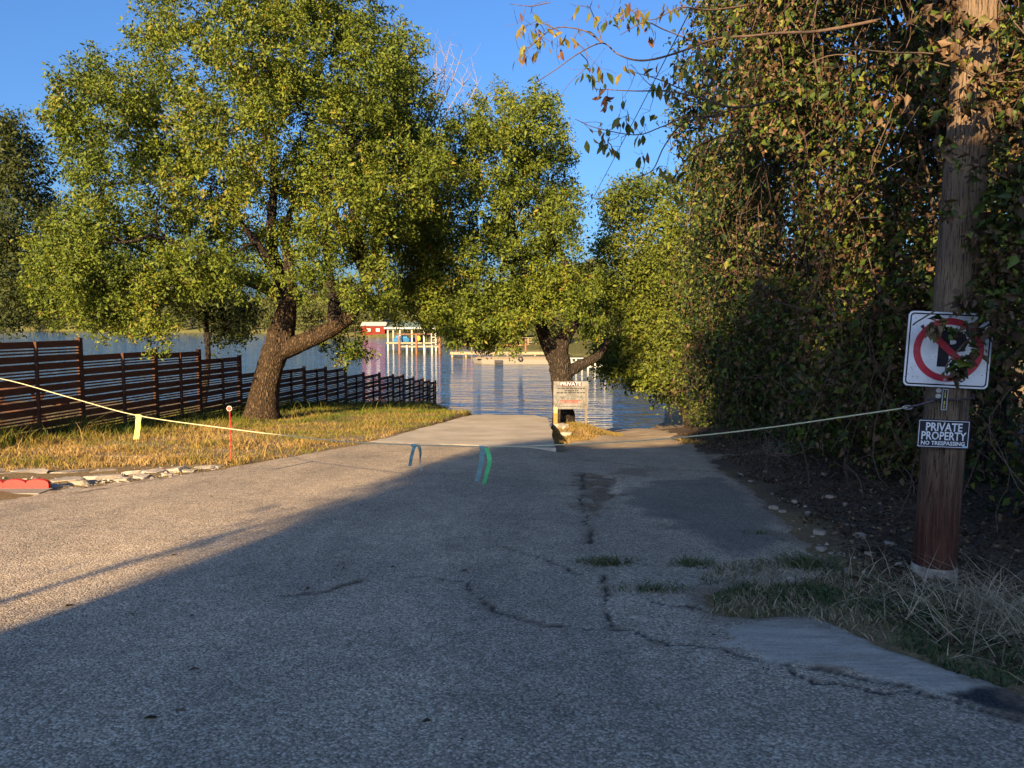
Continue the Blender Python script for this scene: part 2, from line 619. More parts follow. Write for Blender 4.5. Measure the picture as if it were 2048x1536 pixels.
def ground_mat():
    m, nt = new_mat('bank_soil')
    v = coords(nt)
    n1 = noise(nt, 1.7, 6, 0.65, v)
    n2 = noise(nt, 28, 5, 0.7, v)
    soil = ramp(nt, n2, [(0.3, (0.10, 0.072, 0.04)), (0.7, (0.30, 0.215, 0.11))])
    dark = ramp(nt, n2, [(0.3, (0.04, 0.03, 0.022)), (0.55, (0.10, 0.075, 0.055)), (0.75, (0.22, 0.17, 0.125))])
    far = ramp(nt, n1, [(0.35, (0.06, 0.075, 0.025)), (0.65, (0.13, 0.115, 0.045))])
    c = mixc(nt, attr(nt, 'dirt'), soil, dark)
    c = mixc(nt, attr(nt, 'far'), c, far)
    out(nt, princ(nt, c, 0.95, 0.1, bump(nt, n2, 0.8, 0.03)).outputs[0])
    return m


MAT['ground'] = ground_mat()


def path_mat():
    m, nt = new_mat('pale_gravel_path')
    v = coords(nt)
    n1 = noise(nt, 1.2, 5, 0.65, v)
    n2 = noise(nt, 60, 4, 0.7, v)
    c = ramp(nt, n1, [(0.3, (0.24, 0.19, 0.135)), (0.7, (0.42, 0.34, 0.24))])
    c = mixc(nt, 0.6, c, ramp(nt, n2, [(0.3, (0.6, 0.6, 0.6)), (0.7, (1.15, 1.15, 1.15))]), 'MULTIPLY')
    out(nt, princ(nt, c, 0.95, 0.1, bump(nt, n2, 0.6, 0.01)).outputs[0])
    return m


MAT['path'] = path_mat()


def water_mat():
    m, nt = new_mat('lake_water')
    a = noise(nt, 1.0, 3, 0.5, coords(nt, (0.5, 1.6, 1)), 0.4)
    b = noise(nt, 0.22, 3, 0.5, coords(nt, (0.6, 1.3, 1)))
    c = noise(nt, 4.0, 2, 0.5, coords(nt, (0.6, 1.3, 1)))
    n_ = bump(nt, b, 0.5, 0.45)
    n_ = bump(nt, a, 0.55, 0.32, n_)
    n_ = bump(nt, c, 0.25, 0.02, n_)
    p = princ(nt, (0.018, 0.034, 0.034), 0.04, 0.5, n_)
    p.inputs['IOR'].default_value = 1.33
    out(nt, p.outputs[0])
    return m


MAT['water'] = water_mat()

# ------------------------------------------------------------------ terrain
LAKE_Z = -3.4
LAKE = [(-700, 60), (-60, 49), (-14, 47.5), (-5.5, 46), (-3.2, 42), (-1.5, 38), (0.8, 37), (2.4, 35.8), (6.2, 35.2), (7.5, 38), (10.5, 52), (24, 76),
        (10, 108), (-13, 165), (-42, 232), (-102, 310), (-220, 380), (-700, 470)]


def lateral(X):
    return sstep(0.25, 1.35, X)


RY = np.array([-80, 0, 9, 12, 16, 20, 25, 30, 35.6, 48, 80], float)
RZ = np.array([4.48, 0, -0.504, -0.70, -1.10, -1.58, -2.16, -2.80, -3.42, -4.6, -7], float)


def H(X, Y):
    X, Y = np.asarray(X, float), np.asarray(Y, float)
    k = 0.099 + 0.075 * sstep(-4.2, -1.6, X)
    left = -0.056 * Y - np.maximum(Y - 26, 0) * (k - 0.056)
    right = np.interp(Y, RY, RZ)
    z = left + (right - left) * lateral(X)
    z = z + 0.42 * np.exp(-((X - 2.0) / 0.95) ** 2 - ((Y - 24.2) / 2.5) ** 2)
    z = z + 0.10 * np.clip(X - 3.7, 0, 12) * (1 - sstep(26, 36, Y))
    return z


def G(u, v):
    """ground point seen at photo pixel (u, v)"""
    lo, hi = 1.5, 60.0
    d = P(u, v, 1.0) - np.array((0, 0, CAM_Z))
    Y = 2.0
    prev = Y
    while Y < 60:
        z = CAM_Z + d[2] * Y
        if z < float(H(d[0] * Y, Y)):
            lo, hi = prev, Y
            break
        prev = Y
        Y += 0.25
    for _ in range(30):
        mid = (lo + hi) / 2
        if CAM_Z + d[2] * mid < float(H(d[0] * mid, mid)):
            hi = mid
        else:
            lo = mid
    Y = (lo + hi) / 2
    return (float(d[0] * Y), float(Y))


ROAD = [(-9.0, -14), (-9.0, 3.0), (-7.6, 7.4)] + [G(*q) for q in ((0, 1002), (100, 984), (250, 967), (440, 940), (600, 910), (735, 887))] \
    + [(-2.7, 16.0), (0.95, 14.6), (1.3, 16.5), (3.4, 17.0)] + [G(*q) for q in ((1405, 905), (1440, 940), (1530, 1000), (1600, 1088), (1695, 1146), (1480, 1168), (1412, 1192), (1432, 1236),
                                                                   (1500, 1244), (1625, 1240), (1760, 1290), (1900, 1332), (2048, 1392))] + [(2.6, 2.4), (3.6, 0), (9, -3), (9, -14)]
SLAB_L = [(-2.9, 15.55), (-1.45, 26.0), (-1.5, 40.0)]
SLAB_R = [(0.82, 14.3), (1.13, 23.8), (0.75, 26.0), (0.8, 40.0)]
SLAB = [SLAB_L[0], SLAB_L[1], SLAB_L[2], SLAB_R[3], SLAB_R[2], SLAB_R[1], SLAB_R[0]]
PATH = [(1.25, 14.6), (1.15, 19.5), (1.9, 20.6), (3.2, 23.0), (3.5, 27.0), (2.9, 31), (2.6, 38), (6.3, 38), (6.0, 31.5), (5.0, 24), (4.15, 18), (3.55, 15), (3.3, 13.5), (2.2, 13.6)]


def slab_z(Y):
    Y = np.asarray(Y, float)
    return np.where(Y < 26, -0.795 - 0.0685 * (Y - 14.3), -1.596 - 0.165 * (Y - 26))


def Hg(X, Y):
    """finished ground surface"""
    X, Y = np.asarray(X, float), np.asarray(Y, float)
    z = H(X, Y)
    sr = sdpoly(X, Y, ROAD)
    ss = sdpoly(X, Y, SLAB)
    ng = (fbm(X, Y, 0.9, 3) - 0.5) * 0.10 + (fbm(X, Y, 3.1, 5) - 0.5) * 0.05
    z = z + ng * sstep(0.15, -0.5, sr) * sstep(0.1, -0.5, ss)
    z = z - 0.05 * sstep(0.0, 0.4, sr) - 0.30 * sstep(-0.02, 0.22, ss)
    dl = sdpoly(X, Y, LAKE)
    farw = np.maximum(sstep(38, 52, Y), sstep(8, 14, X) * sstep(34, 42, Y))
    farz = LAKE_Z + np.minimum(np.maximum(-dl, 0) * 0.11, 9 + 6 * fbm(X, Y, 0.012, 8)) + (fbm(X, Y, 0.08, 4) - 0.5) * 1.0 * sstep(2, 20, -dl)
    land = z * (1 - farw) + farz * farw
    near_shore = sstep(-6, 0, dl)
    land = np.maximum(land, LAKE_Z + np.minimum(np.maximum(-dl, 0), 3) * 0.05)
    bed = np.minimum(z, LAKE_Z - 0.10 * np.minimum(np.maximum(dl, 0), 40) - 0.01)
    return np.where(dl > 0, bed, land)


def grid_mesh(name, xs, ys, zf, attrs=None, smooth=True):
    XX, YY = np.meshgrid(xs, ys)
    ZZ = zf(XX, YY)
    nx, ny = len(xs), len(ys)
    idx = np.arange(nx * ny).reshape(ny, nx)
    f = np.stack([idx[:-1, :-1], idx[:-1, 1:], idx[1:, 1:], idx[1:, :-1]], -1).reshape(-1, 4)
    at = {k: fn(XX, YY).ravel() for k, fn in (attrs or {}).items()}
    return mesh_np(name, np.stack([XX.ravel(), YY.ravel(), ZZ.ravel()], -1), f, 4, smooth, at)


def geo(a, b, d0, g):
    o = [a]
    d = d0
    while o[-1] < b:
        o.append(o[-1] + d)
        d *= g
    return o


xs = [-x for x in geo(14.15, 900, 0.3, 1.16)][::-1] + list(np.arange(-14, 9.01, 0.15)) + geo(9.2, 900, 0.3, 1.16)
ys = [-y for y in geo(-0.7, 120, 0.3, 1.2)][::-1] + list(np.arange(0.9, 48, 0.15)) + geo(48.2, 1000, 0.3, 1.05)
g_me = grid_mesh('ground', np.array(xs), np.array(ys), Hg, {
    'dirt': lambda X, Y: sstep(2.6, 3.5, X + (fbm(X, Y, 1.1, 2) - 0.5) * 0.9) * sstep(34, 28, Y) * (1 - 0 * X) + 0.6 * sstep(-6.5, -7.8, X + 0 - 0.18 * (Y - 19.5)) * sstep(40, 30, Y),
    'far': lambda X, Y: sstep(40, 60, Y)})
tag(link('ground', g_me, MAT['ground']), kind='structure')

wx = np.array([-900, -300, -100, -40, 0, 40, 100], float)
wy = np.array([34, 60, 100, 200, 320, 600], float)
tag(link('lake_water', grid_mesh('lake_water', wx, wy, lambda X, Y: X * 0 + LAKE_Z), MAT['water']), kind='structure')

# ---- asphalt sheet
pg = lambda *q: [G(*p) for p in q]
NEWER = pg((1280, 965), (1440, 957), (1525, 1008), (1590, 1088), (1480, 1110), (1360, 1060), (1240, 1010))
DIRT1 = pg((1168, 950), (1232, 953), (1238, 985), (1196, 1026), (1163, 1020))
DIRT2 = pg((1230, 935), (1330, 938), (1300, 950), (1230, 948))
TONGUE = pg((1450, 1292), (1478, 1256), (1560, 1240), (1645, 1246), (1780, 1300), (1900, 1345), (1985, 1380), (1880, 1393), (1700, 1350), (1560, 1335))
FRESH = [G(*q) for q in ((1890, 1396), (1960, 1381), (2046, 1386))] + [(3.2, 3.1), (3.2, 2.75), G(2046, 1444), G(1960, 1426)]
CRACKS = [pg((930, 1170), (985, 1225), (1080, 1255), (1180, 1262), (1260, 1262), (1330, 1290), (1450, 1305), (1560, 1337), (1640, 1347), (1750, 1366), (1880, 1400)),
          pg((1200, 1150), (1215, 1180), (1212, 1230), (1230, 1262)), pg((1167, 945), (1164, 1022), (1182, 1062), (1176, 1090)),
          pg((560, 1196), (640, 1190), (740, 1160), (850, 1155), (930, 1170)), pg((1300, 1205), (1400, 1222)),
          pg((1560, 1340), (1640, 1372), (1760, 1388), (1900, 1408), (2044, 1450)), pg((1160, 920), (1250, 930), (1330, 940), (1440, 945)),
          pg((1000, 1095), (1090, 1120), (1160, 1150)), pg((140, 905 + 85), (250, 972), (330, 958))]


def pmask(poly, X, Y, soft=0.05, wob=0.12, s=6):
    return sstep(-soft, soft, sdpoly(X, Y, poly) + (fbm(X, Y, s, 21) - 0.5) * wob)


def crackf(X, Y, wf=1.0):
    wx_ = X + (fbm(X, Y, 7, 31, 3) - 0.5) * 0.12
    wy_ = Y + (fbm(X, Y, 7, 41, 3) - 0.5) * 0.12
    r = np.zeros(np.shape(X))
    wid = wf * 0.007 + wf * 0.026 * np.clip(fbm(X, Y, 2.3, 51) - 0.35, 0, 1)
    for c in CRACKS:
        r = np.maximum(r, 1 - sstep(0.4, 1.3, segdist(wx_, wy_, c, False) / wid))
    return r * np.maximum(sstep(0.22, 0.38, fbm(X, Y, 3.0, 55)), sstep(0.9, 1.1, X))


def road_z(X, Y):
    sd = sdpoly(X, Y, ROAD) + (fbm(X, Y, 2.2, 61) - 0.5) * 0.30 + (fbm(X, Y, 9, 62) - 0.5) * 0.10
    sd = np.where(Y > 13.2, np.maximum(sd, 0.4 * sstep(0.1, 0.0, segdist(X, Y, [SLAB_L[0], SLAB_R[0]], False))), sd)
    z = H(X, Y) + np.clip(sd * 0.3, -0.14, 0.014)
    z = z + (fbm(X, Y, 1.3, 71) - 0.5) * 0.02 * sstep(0, 0.5, sd)
    z = z + 0.012 * pmask(TONGUE, X, Y) + 0.006 * pmask(FRESH, X, Y) + 0.008 * pmask(NEWER, X, Y)
    z = z - (0.030 + (fbm(X, Y, 14, 72) - 0.5) * 0.05) * pmask(DIRT1, X, Y) - 0.014 * crackf(X, Y)
    ss = sdpoly(X, Y, SLAB)
    return z - 0.12 * sstep(0.02, 0.25, ss)


rx = np.concatenate([np.arange(-12, -6.6, 0.2), np.arange(-6.6, -2.0, 0.045), np.arange(-2.0, 4.3, 0.028), np.arange(4.3, 9, 0.3)])
ry = [-14.0]
while ry[-1] < 17.3:
    y_ = ry[-1]
    ry.append(y_ + (0.6 if y_ < 1.2 else 0.012 + 0.0045 * max(y_ - 1, 0)))
road = link('road', grid_mesh('road', rx, np.array(ry), road_z, {
    'crack': crackf,
    'newer': lambda X, Y: pmask(NEWER, X, Y, 0.12, 0.5, 3) * 0.9,
    'smoothed': lambda X, Y: pmask(TONGUE, X, Y, 0.018, 0.16, 9),
    'fresh': lambda X, Y: pmask(FRESH, X, Y, 0.03, 0.10),
    'dirt': lambda X, Y: np.maximum(np.maximum(pmask(DIRT1, X, Y, 0.10, 0.8, 4), np.maximum(0.7 * pmask(DIRT2, X, Y, 0.15, 0.9, 3), 0.75 * crackf(X, Y, 4.5) * sstep(0.45, 0.62, fbm(X, Y, 6, 56)))),
                                    0.65 * sstep(0.16, 0.0, sdpoly(X, Y, ROAD) + (fbm(X, Y, 5, 81) - 0.5) * 0.4)),
}), MAT['asphalt'])
tag(road, kind='structure')

# ---- gravel path down to the water
px_, py_ = np.arange(0.6, 7.2, 0.08), np.arange(13, 38.5, 0.12)


def path_z(X, Y):
    sd = sdpoly(X, Y, PATH) + (fbm(X, Y, 1.6, 91) - 0.5) * 0.7
    return Hg(X, Y) + np.clip(sd * 0.2, -0.12, 0.015) - 0.2 * sstep(0.0, 0.2, sdpoly(X, Y, SLAB))


tag(link('gravel_path', grid_mesh('gravel_path', px_, py_, path_z), MAT['path']), kind='structure')

# ---- concrete driveway slab running over the crest and down into the water
vs, fs = [], []
yy = list(np.linspace(0, 1, 60))


def lerp_poly(poly, Y):
    return float(np.interp(Y, [p[1] for p in poly], [p[0] for p in poly]))


NT = 14
rows = 70
for i in range(rows):
    s = i / (rows - 1)
    for j in range(NT + 1):
        t = j / NT
        y0 = SLAB_L[0][1] * (1 - t) + SLAB_R[0][1] * t
        Y = y0 + (40 - y0) * s
        X = lerp_poly(SLAB_L, Y) * (1 - t) + lerp_poly(SLAB_R, Y) * t
        X += (fbm(Y, 0, 1.3, 5) - 0.5) * 0.10 * (abs(t - .5) * 2) ** 3
        z = float(slab_z(Y)) + 0.02 + (float(fbm(X, Y, 0.8, 7)) - 0.5) * 0.03
        vs.append((X, Y, z))
W_ = NT + 1
for i in range(rows - 1):
    for j in range(NT):
        a = i * W_ + j
        fs.append((a, a + 1, a + W_ + 1, a + W_))
border = [i * W_ for i in range(rows)][::-1] + list(range(W_)) + [i * W_ + NT for i in range(rows)][0:]
b0 = len(vs)
for k in border:
    x, y, z = vs[k]
    vs.append((x, y, z - 0.22))
for k in range(len(border) - 1):
    if border[k] != border[k + 1]:
        fs.append((border[k], b0 + k, b0 + k + 1, border[k + 1]))
me = bpy.data.meshes.new('driveway')
me.from_pydata(vs, [], fs)
me.update()
tag(link('driveway', me, MAT['concrete']), kind='structure')


# ------------------------------------------------------------------ blades and leaves
def build_leaves(name, pos, nrm, axis, L, W, tone, mat, parent=None, fold=0.12, droop=0.12):
    n = len(pos)
    nrm = nrm / (np.linalg.norm(nrm, axis=1, keepdims=True) + 1e-9)
    axis = axis - nrm * np.sum(axis * nrm, 1, keepdims=True)
    axis = axis / (np.linalg.norm(axis, axis=1, keepdims=True) + 1e-9)
    side = np.cross(axis, nrm)
    L, W = L[:, None], W[:, None]
    v0 = pos
    v1 = pos + axis * L * 0.42 + side * W * 0.5 + nrm * L * fold
    v2 = pos + axis * L - nrm * L * droop
    v3 = pos + axis * L * 0.42 - side * W * 0.5 + nrm * L * fold
    v = np.stack([v0, v1, v2, v3], 1).reshape(-1, 3)
    b = np.arange(n)[:, None] * 4
    f = np.concatenate([b + np.array([[0, 1, 2]]), b + np.array([[0, 2, 3]])], 1).reshape(-1, 3)
    return link(name, mesh_np(name, v, f, 3, False, {'tone': np.repeat(np.clip(tone, 0, 1), 4)}), mat, parent)


def rdir(n):
    d = rng.normal(size=(n, 3))
    return d / np.linalg.norm(d, axis=1, keepdims=True)


def blades(name, X, Y, h, tone, mat, lean=0.5, w=0.006, z0=None, flat=0.0):
    n = len(X)
    Z = (Hg(X, Y) if z0 is None else z0) - 0.01
    a = rng.uniform(0, 2 * np.pi, n)
    ln = h * lean * rng.uniform(0.2, 1.3, n)
    dx, dy = np.cos(a) * ln, np.sin(a) * ln
    b = rng.uniform(0, 2 * np.pi, n)
    sx, sy = np.cos(b) * w * rng.uniform(0.6, 1.5, n), np.sin(b) * w * rng.uniform(0.6, 1.5, n)
    hh = h * (1 - flat * rng.uniform(0.3, 1, n))
    base = np.stack([X, Y, Z], 1)
    mid = base + np.stack([dx * 0.35, dy * 0.35, hh * 0.62], 1)
    tip = base + np.stack([dx, dy, hh], 1)
    s = np.stack([sx, sy, 0 * sx], 1)
    v = np.stack([base - s, base + s, mid + s * 0.75, mid - s * 0.75, tip], 1).reshape(-1, 3)
    k = np.arange(n)[:, None] * 5
    f = np.concatenate([k + np.array([[0, 1, 2]]), k + np.array([[0, 2, 3]]), k + np.array([[3, 2, 4]])], 1).reshape(-1, 3)
    return link(name, mesh_np(name, v, f, 3, False, {'tone': np.repeat(np.clip(tone, 0, 1), 5)}), mat)


FX0, FK = -13.0, 0.1796


def fence_x(Y):
    return FX0 + FK * np.asarray(Y)


# left verge
n = 260000
X = rng.uniform(-14, -1.2, n)
Y = 9.0 + 36 * rng.uniform(0, 1, n) ** 1.6
RUBBLE = pg((-60, 985), (-60, 948), (100, 938), (300, 934), (440, 930), (445, 940), (300, 958), (150, 984), (105, 992), (-60, 1012))
ok = (sdpoly(X, Y, ROAD) < -0.02 + (vnoise(X, Y, 2, 4) - 0.6) * 0.25) & (sdpoly(X, Y, SLAB) < 0.02 + (vnoise(X, Y, 2, 14) - 0.5) * 0.5) & (sdpoly(X, Y, RUBBLE) < 0.03) & (X > fence_x(Y) - 1.6) & (sdpoly(X, Y, LAKE) < 0)
ok &= fbm(X, Y, 2.4, 9) + rng.uniform(-0.35, 0.35, n) > 0.42
X, Y = X[ok], Y[ok]
df = X - fence_x(Y)                                  # distance from the fence
tall = np.exp(-np.clip(df - 0.3, 0, 9) / 0.8) * (0.4 + 0.9 * vnoise(X, Y, 0.9, 19)) * (df > -0.3)
h = 0.72 * rng.uniform(0.04, 0.15, len(X)) * (0.35 + 1.3 * vnoise(X, Y, 1.7, 29)) + tall * rng.uniform(0.05, 0.5, len(X)) + (rng.uniform(0, 1, len(X)) < 0.01) * rng.uniform(0.1, 0.35, len(X))
far_t = sstep(13, 22, Y)
tone = 0.78 - 0.42 * far_t - 0.35 * tall + rng.normal(0, 0.15, len(X)) + (fbm(X, Y, 0.8, 39) - 0.5) * 1.1
tag(blades('verge_grass', X, Y, h, tone, MAT['grass'], 1.0, 0.006), kind='stuff')
# dry grass on the little mound below the sign, and a tuft at the water's edge
n = 26000
X = rng.uniform(0.9, 4.4, n); Y = rng.uniform(17, 30, n)
ok = (sdpoly(X, Y, SLAB) < -0.03) & (sdpoly(X, Y, PATH) < 0.05 + (vnoise(X, Y, 1.5, 3) - 0.5) * 0.6)
X, Y = X[ok], Y[ok]
tag(blades('mound_grass', X, Y, rng.uniform(0.02, 0.11, len(X)), 0.72 + rng.normal(0, 0.16, len(X)) + (fbm(X, Y, 1.4, 6) - 0.5) * 0.8, MAT['grass'], 1.3, 0.006), kind='stuff')
# straw and weeds on the right corner
n = 60000
GP = pg((1380, 1165), (1440, 1135), (1560, 1120), (1700, 1150), (1826, 1170), (1990, 1180), (2040, 1200)) + [(3.3, 3.6), (2.9, 3.3)] + pg((2040, 1385), (1900, 1330), (1780, 1288), (1640, 1235), (1500, 1245), (1425, 1235), (1400, 1200))
X = rng.uniform(1.0, 4.6, n); Y = rng.uniform(2.6, 8.0, n)
sd = sdpoly(X, Y, GP) + (fbm(X, Y, 2.5, 7) - 0.5) * 0.5
ok = sd > 0
X, Y = X[ok], Y[ok]
ok = (fbm(X, Y, 4, 17) + rng.uniform(-.25, .25, len(X)) > 0.42)
X, Y = X[ok][:22000], Y[ok][:22000]
grn = sstep(0.28, 0.46, fbm(X, Y, 1.6, 77)) * sstep(3.1, 2.7, X)
tone = np.where(rng.uniform(0, 1, len(X)) < 0.1 + 0.9 * grn, rng.uniform(0.1, 0.65, len(X)), rng.uniform(0.6, 0.95, len(X)))
tag(blades('weed_cover', X, Y, rng.uniform(0.02, 0.075, len(X)), tone, MAT['weed'], 1.3, 0.004, z0=H(X, Y)), kind='stuff')
n = 1900
X = rng.normal(3.1, 0.36, n); Y = rng.normal(4.5, 0.55, n)
ok = (sdpoly(X, Y, ROAD) < -0.03) & (X < 4.3)
X, Y = X[ok], Y[ok]
tag(blades('dry_straw', X, Y, rng.uniform(0.10, 0.42, len(X)), rng.uniform(0.72, 1.0, len(X)), MAT['weed'], 1.6, 0.003, z0=H(X, Y), flat=0.75), kind='stuff')
# tufts growing in the asphalt cracks, one by one
for (u, v, nb, rr, lab) in ((1210, 1130, 420, 0.10, 'green weed tuft growing flat out of the road beside the dirt pothole'),
                            (1308, 1185, 220, 0.08, 'thin line of green weeds in a short crack of the grey road'),
                            (1385, 1132, 260, 0.09, 'small green weed tuft on the asphalt just left of the straw patch'),
                            (1610, 1135, 420, 0.13, 'spiky grass tuft at the dirt edge beside the dark asphalt'),
                            (1520, 1072, 60, 0.05, 'lone pale grass sprig standing on the dark asphalt')):
    x, y = G(u, v)
    X = x + rng.standard_t(4, nb) * rr * 0.8 * (1.7 if v > 1180 else 1.0); Y = y + rng.normal(0, rr * 0.55, nb)
    tag(blades('weed_tuft', X, Y, rng.uniform(0.02, 0.08, nb) * (1.8 if u == 1610 else 1), rng.uniform(0.2, 0.85, nb), MAT['weed'], 1.9, 0.0035, z0=H(X, Y) + 0.015), lab, 'weed', 'weed tufts rooted in the road')
# leaf litter: dark carpet under the vines, loose leaves on the road
n = 34000
X = 2.3 + 4.6 * rng.uniform(0, 1, n); Y = 2.6 + 20 * rng.uniform(0, 1, n) ** 1.5
ok = (sdpoly(X, Y, ROAD) < 0.0 - 0.5 * vnoise(X, Y, 1.5, 6)) & (X > 2.4) & (sdpoly(X, Y, PATH) < -0.1)
X, Y = X[ok], Y[ok]
pos = np.stack([X, Y, Hg(X, Y) + rng.uniform(0.0, 0.03, len(X))], 1)
up = np.tile((0, 0, 1.0), (len(X), 1)) + rng.normal(0, 0.5, (len(X), 3))
tag(build_leaves('leaf_litter', pos, up, rdir(len(X)), rng.uniform(0.025, 0.07, len(X)), rng.uniform(0.015, 0.04, len(X)), rng.uniform(0, 1, len(X)) ** 1.5, MAT['litter']), kind='stuff')
lx = rng.uniform(-4.5, 2.2, 150); ly = rng.uniform(2.7, 9.5, 150)
extra = np.array(pg((350, 1428), (285, 1447), (380, 1240), (270, 1240), (865, 1450), (400, 1345), (670, 1160), (690, 1140), (780, 1140), (920, 1150), (955, 1010), (350, 1115), (620, 1180), (130, 1220)))
lx = np.concatenate([lx, extra[:, 0]]); ly = np.concatenate([ly, extra[:, 1]])
big = np.concatenate([rng.uniform(0.012, 0.035, 150), rng.uniform(0.04, 0.085, len(extra))])
pos = np.stack([lx, ly, H(lx, ly) + 0.022], 1)
up = np.tile((0, 0, 1.0), (len(lx), 1)) + rng.normal(0, 0.25, (len(lx), 3))
tag(build_leaves('fallen_leaves', pos, up, rdir(len(lx)), big, big * 0.45, rng.uniform(0.1, 0.8, len(lx)), MAT['litter']), kind='stuff')


# ------------------------------------------------------------------ trees
def curvy(a, b, n=7, wob=0.12, sag=0.0):
    a, b = np.array(a, float), np.array(b, float)
    L = np.linalg.norm(b - a)
    o1, o2 = rng.normal(0, wob * L, 3), rng.normal(0, wob * L, 3)
    pts = []
    for i in range(n):
        t = i / (n - 1)
        p = a + (b - a) * t + o1 * math.sin(math.pi * t) * 0.6 + o2 * math.sin(2 * math.pi * t) * 0.35
        p[2] += sag * L * math.sin(math.pi * t)
        pts.append(p)
    return pts


def crown_leaves(blobs, twigs_per_m2, per_twig, size, aspect, tone_f, back=0.45, spread=0.22, sphere_min=0.5, gap=0.0):
    """blobs: (x, y, z, r, [sz]) -> arrays for build_leaves and a list of twig ends"""
    PO, NR, AX, TN, ends = [], [], [], [], []
    for b in blobs:
        c, r = np.array(b[:3]), b[3]
        sz = b[4] if len(b) > 4 else 1.0
        nt_ = max(4, int(twigs_per_m2 * 12.57 * r * r * 0.5))
        d = rdir(nt_)
        keep = (d[:, 1] < 0.25) | (rng.uniform(0, 1, nt_) < back)
        d = d[keep]
        rad = r * (sphere_min + (1.05 - sphere_min) * rng.uniform(0, 1, len(d)) ** 0.6)
        if gap:
            g = vnoise(d[:, 0] * 2 + c[0], d[:, 2] * 2 + c[2], 1.3, 3)
            k2 = g > gap
            d, rad = d[k2], rad[k2]
        tips = c + d * rad[:, None] * np.array((1, 1, sz))
        for q in tips:
            ends.append((c, q))
        m = rng.poisson(per_twig, len(tips))
        idx = np.repeat(np.arange(len(tips)), m)
        tw = rng.uniform(-0.9, 0.35, len(idx))[:, None]
        p = tips[idx] + d[idx] * tw * min(0.45, r * 0.5) + rng.normal(0, spread, (len(idx), 3))
        PO.append(p)
        NR.append(rdir(len(idx)) * 0.9 + d[idx] * 0.5 + np.array((0, 0, 0.35)))
        AX.append(rdir(len(idx)) + d[idx] * 0.5 + np.array((0, 0, -0.25)))
        TN.append(tone_f(len(idx)) + np.repeat(rng.normal(0, 0.11, len(tips)), m) + rng.normal(0, 0.10))
    PO, NR, AX, TN = map(np.concatenate, (PO, NR, AX, TN))
    if tone_f is tone_oak:
        TN = np.where(rng.uniform(0, 1, len(TN)) < 0.012, TN + 0.3, np.minimum(TN, 0.92))
    L = size * np.clip(rng.lognormal(0, 0.33, len(PO)), 0.45, 2.2)
    return PO, NR, AX, L, L * aspect, TN, ends


def px_blobs(lst, Y0, dY, zs=1.0):
    o = []
    for b in lst:
        u, v, r = b[:3]
        Y = Y0 + (b[3] if len(b) > 3 else rng.uniform(-dY, dY))
        c = P(u, v, Y)
        o.append((c[0], c[1], c[2], r / FPX * Y))
    return o


def grow_limbs(mb, nodes, blobs, r0):
    """each clump's limb leaves the nearest point already grown, so the boughs fork instead of starring out"""
    nd = [(np.array(q, float), r0) for q in nodes]
    root = np.mean([q for q, _ in nd], 0)
    for b in sorted(blobs, key=lambda b: min(np.linalg.norm(np.array(b[:3]) - q) for q in nodes)):
        c = np.array(b[:3])
        best = min(nd, key=lambda t: np.linalg.norm(t[0] - c) + 0.35 * np.linalg.norm(t[0] - root))
        if np.linalg.norm(best[0] - c) < 0.15:
            continue
        ra = max(0.016, best[1] * 0.85)
        pts = curvy(best[0], c, 7, 0.11)
        rad = np.linspace(ra, max(0.011, ra * 0.45), 7)
        mb.tube(pts, rad, 5, 0.05, cap=False)
        nd += [(pts[i], rad[i]) for i in (2, 4, 6)]


def twig_mesh(ends, share, r0, mb=None):
    mb = mb or MB()
    for (c, q) in ends:
        if rng.uniform() < share:
            a = c + (q - c) * rng.uniform(0.1, 0.4)
            mb.tube(curvy(a, q, 4, 0.10), [r0, r0 * 0.8, r0 * 0.55, r0 * 0.3], 3, cap=False)
    return mb


tone_oak = lambda n: rng.beta(2.2, 2.4, n)

# --- the big oak beside the fence
base = np.array((-6.9, 22.0, float(H(-6.9, 22.0))))
T1 = thing('oak_tree', 'biggest live oak, thick forked trunk between the dry verge and the slatted fence', 'tree', base)
bl1 = [(350, 25, 75), (430, -10, 90), (520, -30, 100), (620, -20, 100), (700, 25, 85), (755, 65, 65), (800, 120, 60), (300, 100, 62), (400, 110, 105),
       (520, 100, 110), (640, 120, 115), (740, 175, 95), (815, 205, 70), (180, 150, 50), (140, 190, 50), (118, 232, 40), (235, 175, 55), (160, 285, 55), (245, 270, 85),
       (350, 250, 105), (470, 250, 110), (600, 260, 110), (720, 290, 100), (800, 310, 80), (210, 370, 65), (320, 360, 85), (430, 375, 90), (560, 390, 100), (680, 400, 100),
       (775, 400, 85), (110, 500, 58), (180, 450, 68), (230, 520, 85), (125, 560, 62), (310, 480, 75), (390, 520, 65), (180, 610, 60), (260, 620, 55), (330, 600, 52),
       (115, 625, 34), (370, 570, 45), (320, 660, 32, -2.5), (313, 700, 16, -2.5), (480, 490, 65), (560, 500, 55), (640, 490, 60), (725, 490, 60), (610, 545, 30), (790, 470, 55),
       (470, 560, 45, -1.8), (520, 578, 30, -1.8), (600, 558, 34, -1.6), (650, 562, 42, -1.8), (710, 575, 38, -1.6), (760, 600, 32, -0.8), (625, 598, 20, -1.8), (430, 540, 45, -1.5), (100, 560, 55, -1.0), (170, 560, 70, -1.5), (250, 580, 70, -1.6), (330, 560, 60, -1.5), (200, 640, 42, -1.5), (280, 650, 38, -1.8), (160, 500, 60, -1), (850, 300, 55, 1), (858, 390, 55, 1), (845, 345, 55, 0.5), (840, 450, 45, 1), (690, 690, 34, 1.5), (722, 705, 24, 1.5), (655, 680, 22, 1.5), (520, 550, 30), (760, 545, 35), (440, 560, 40)]
bw1 = px_blobs(bl1, 21.4, 2.4)
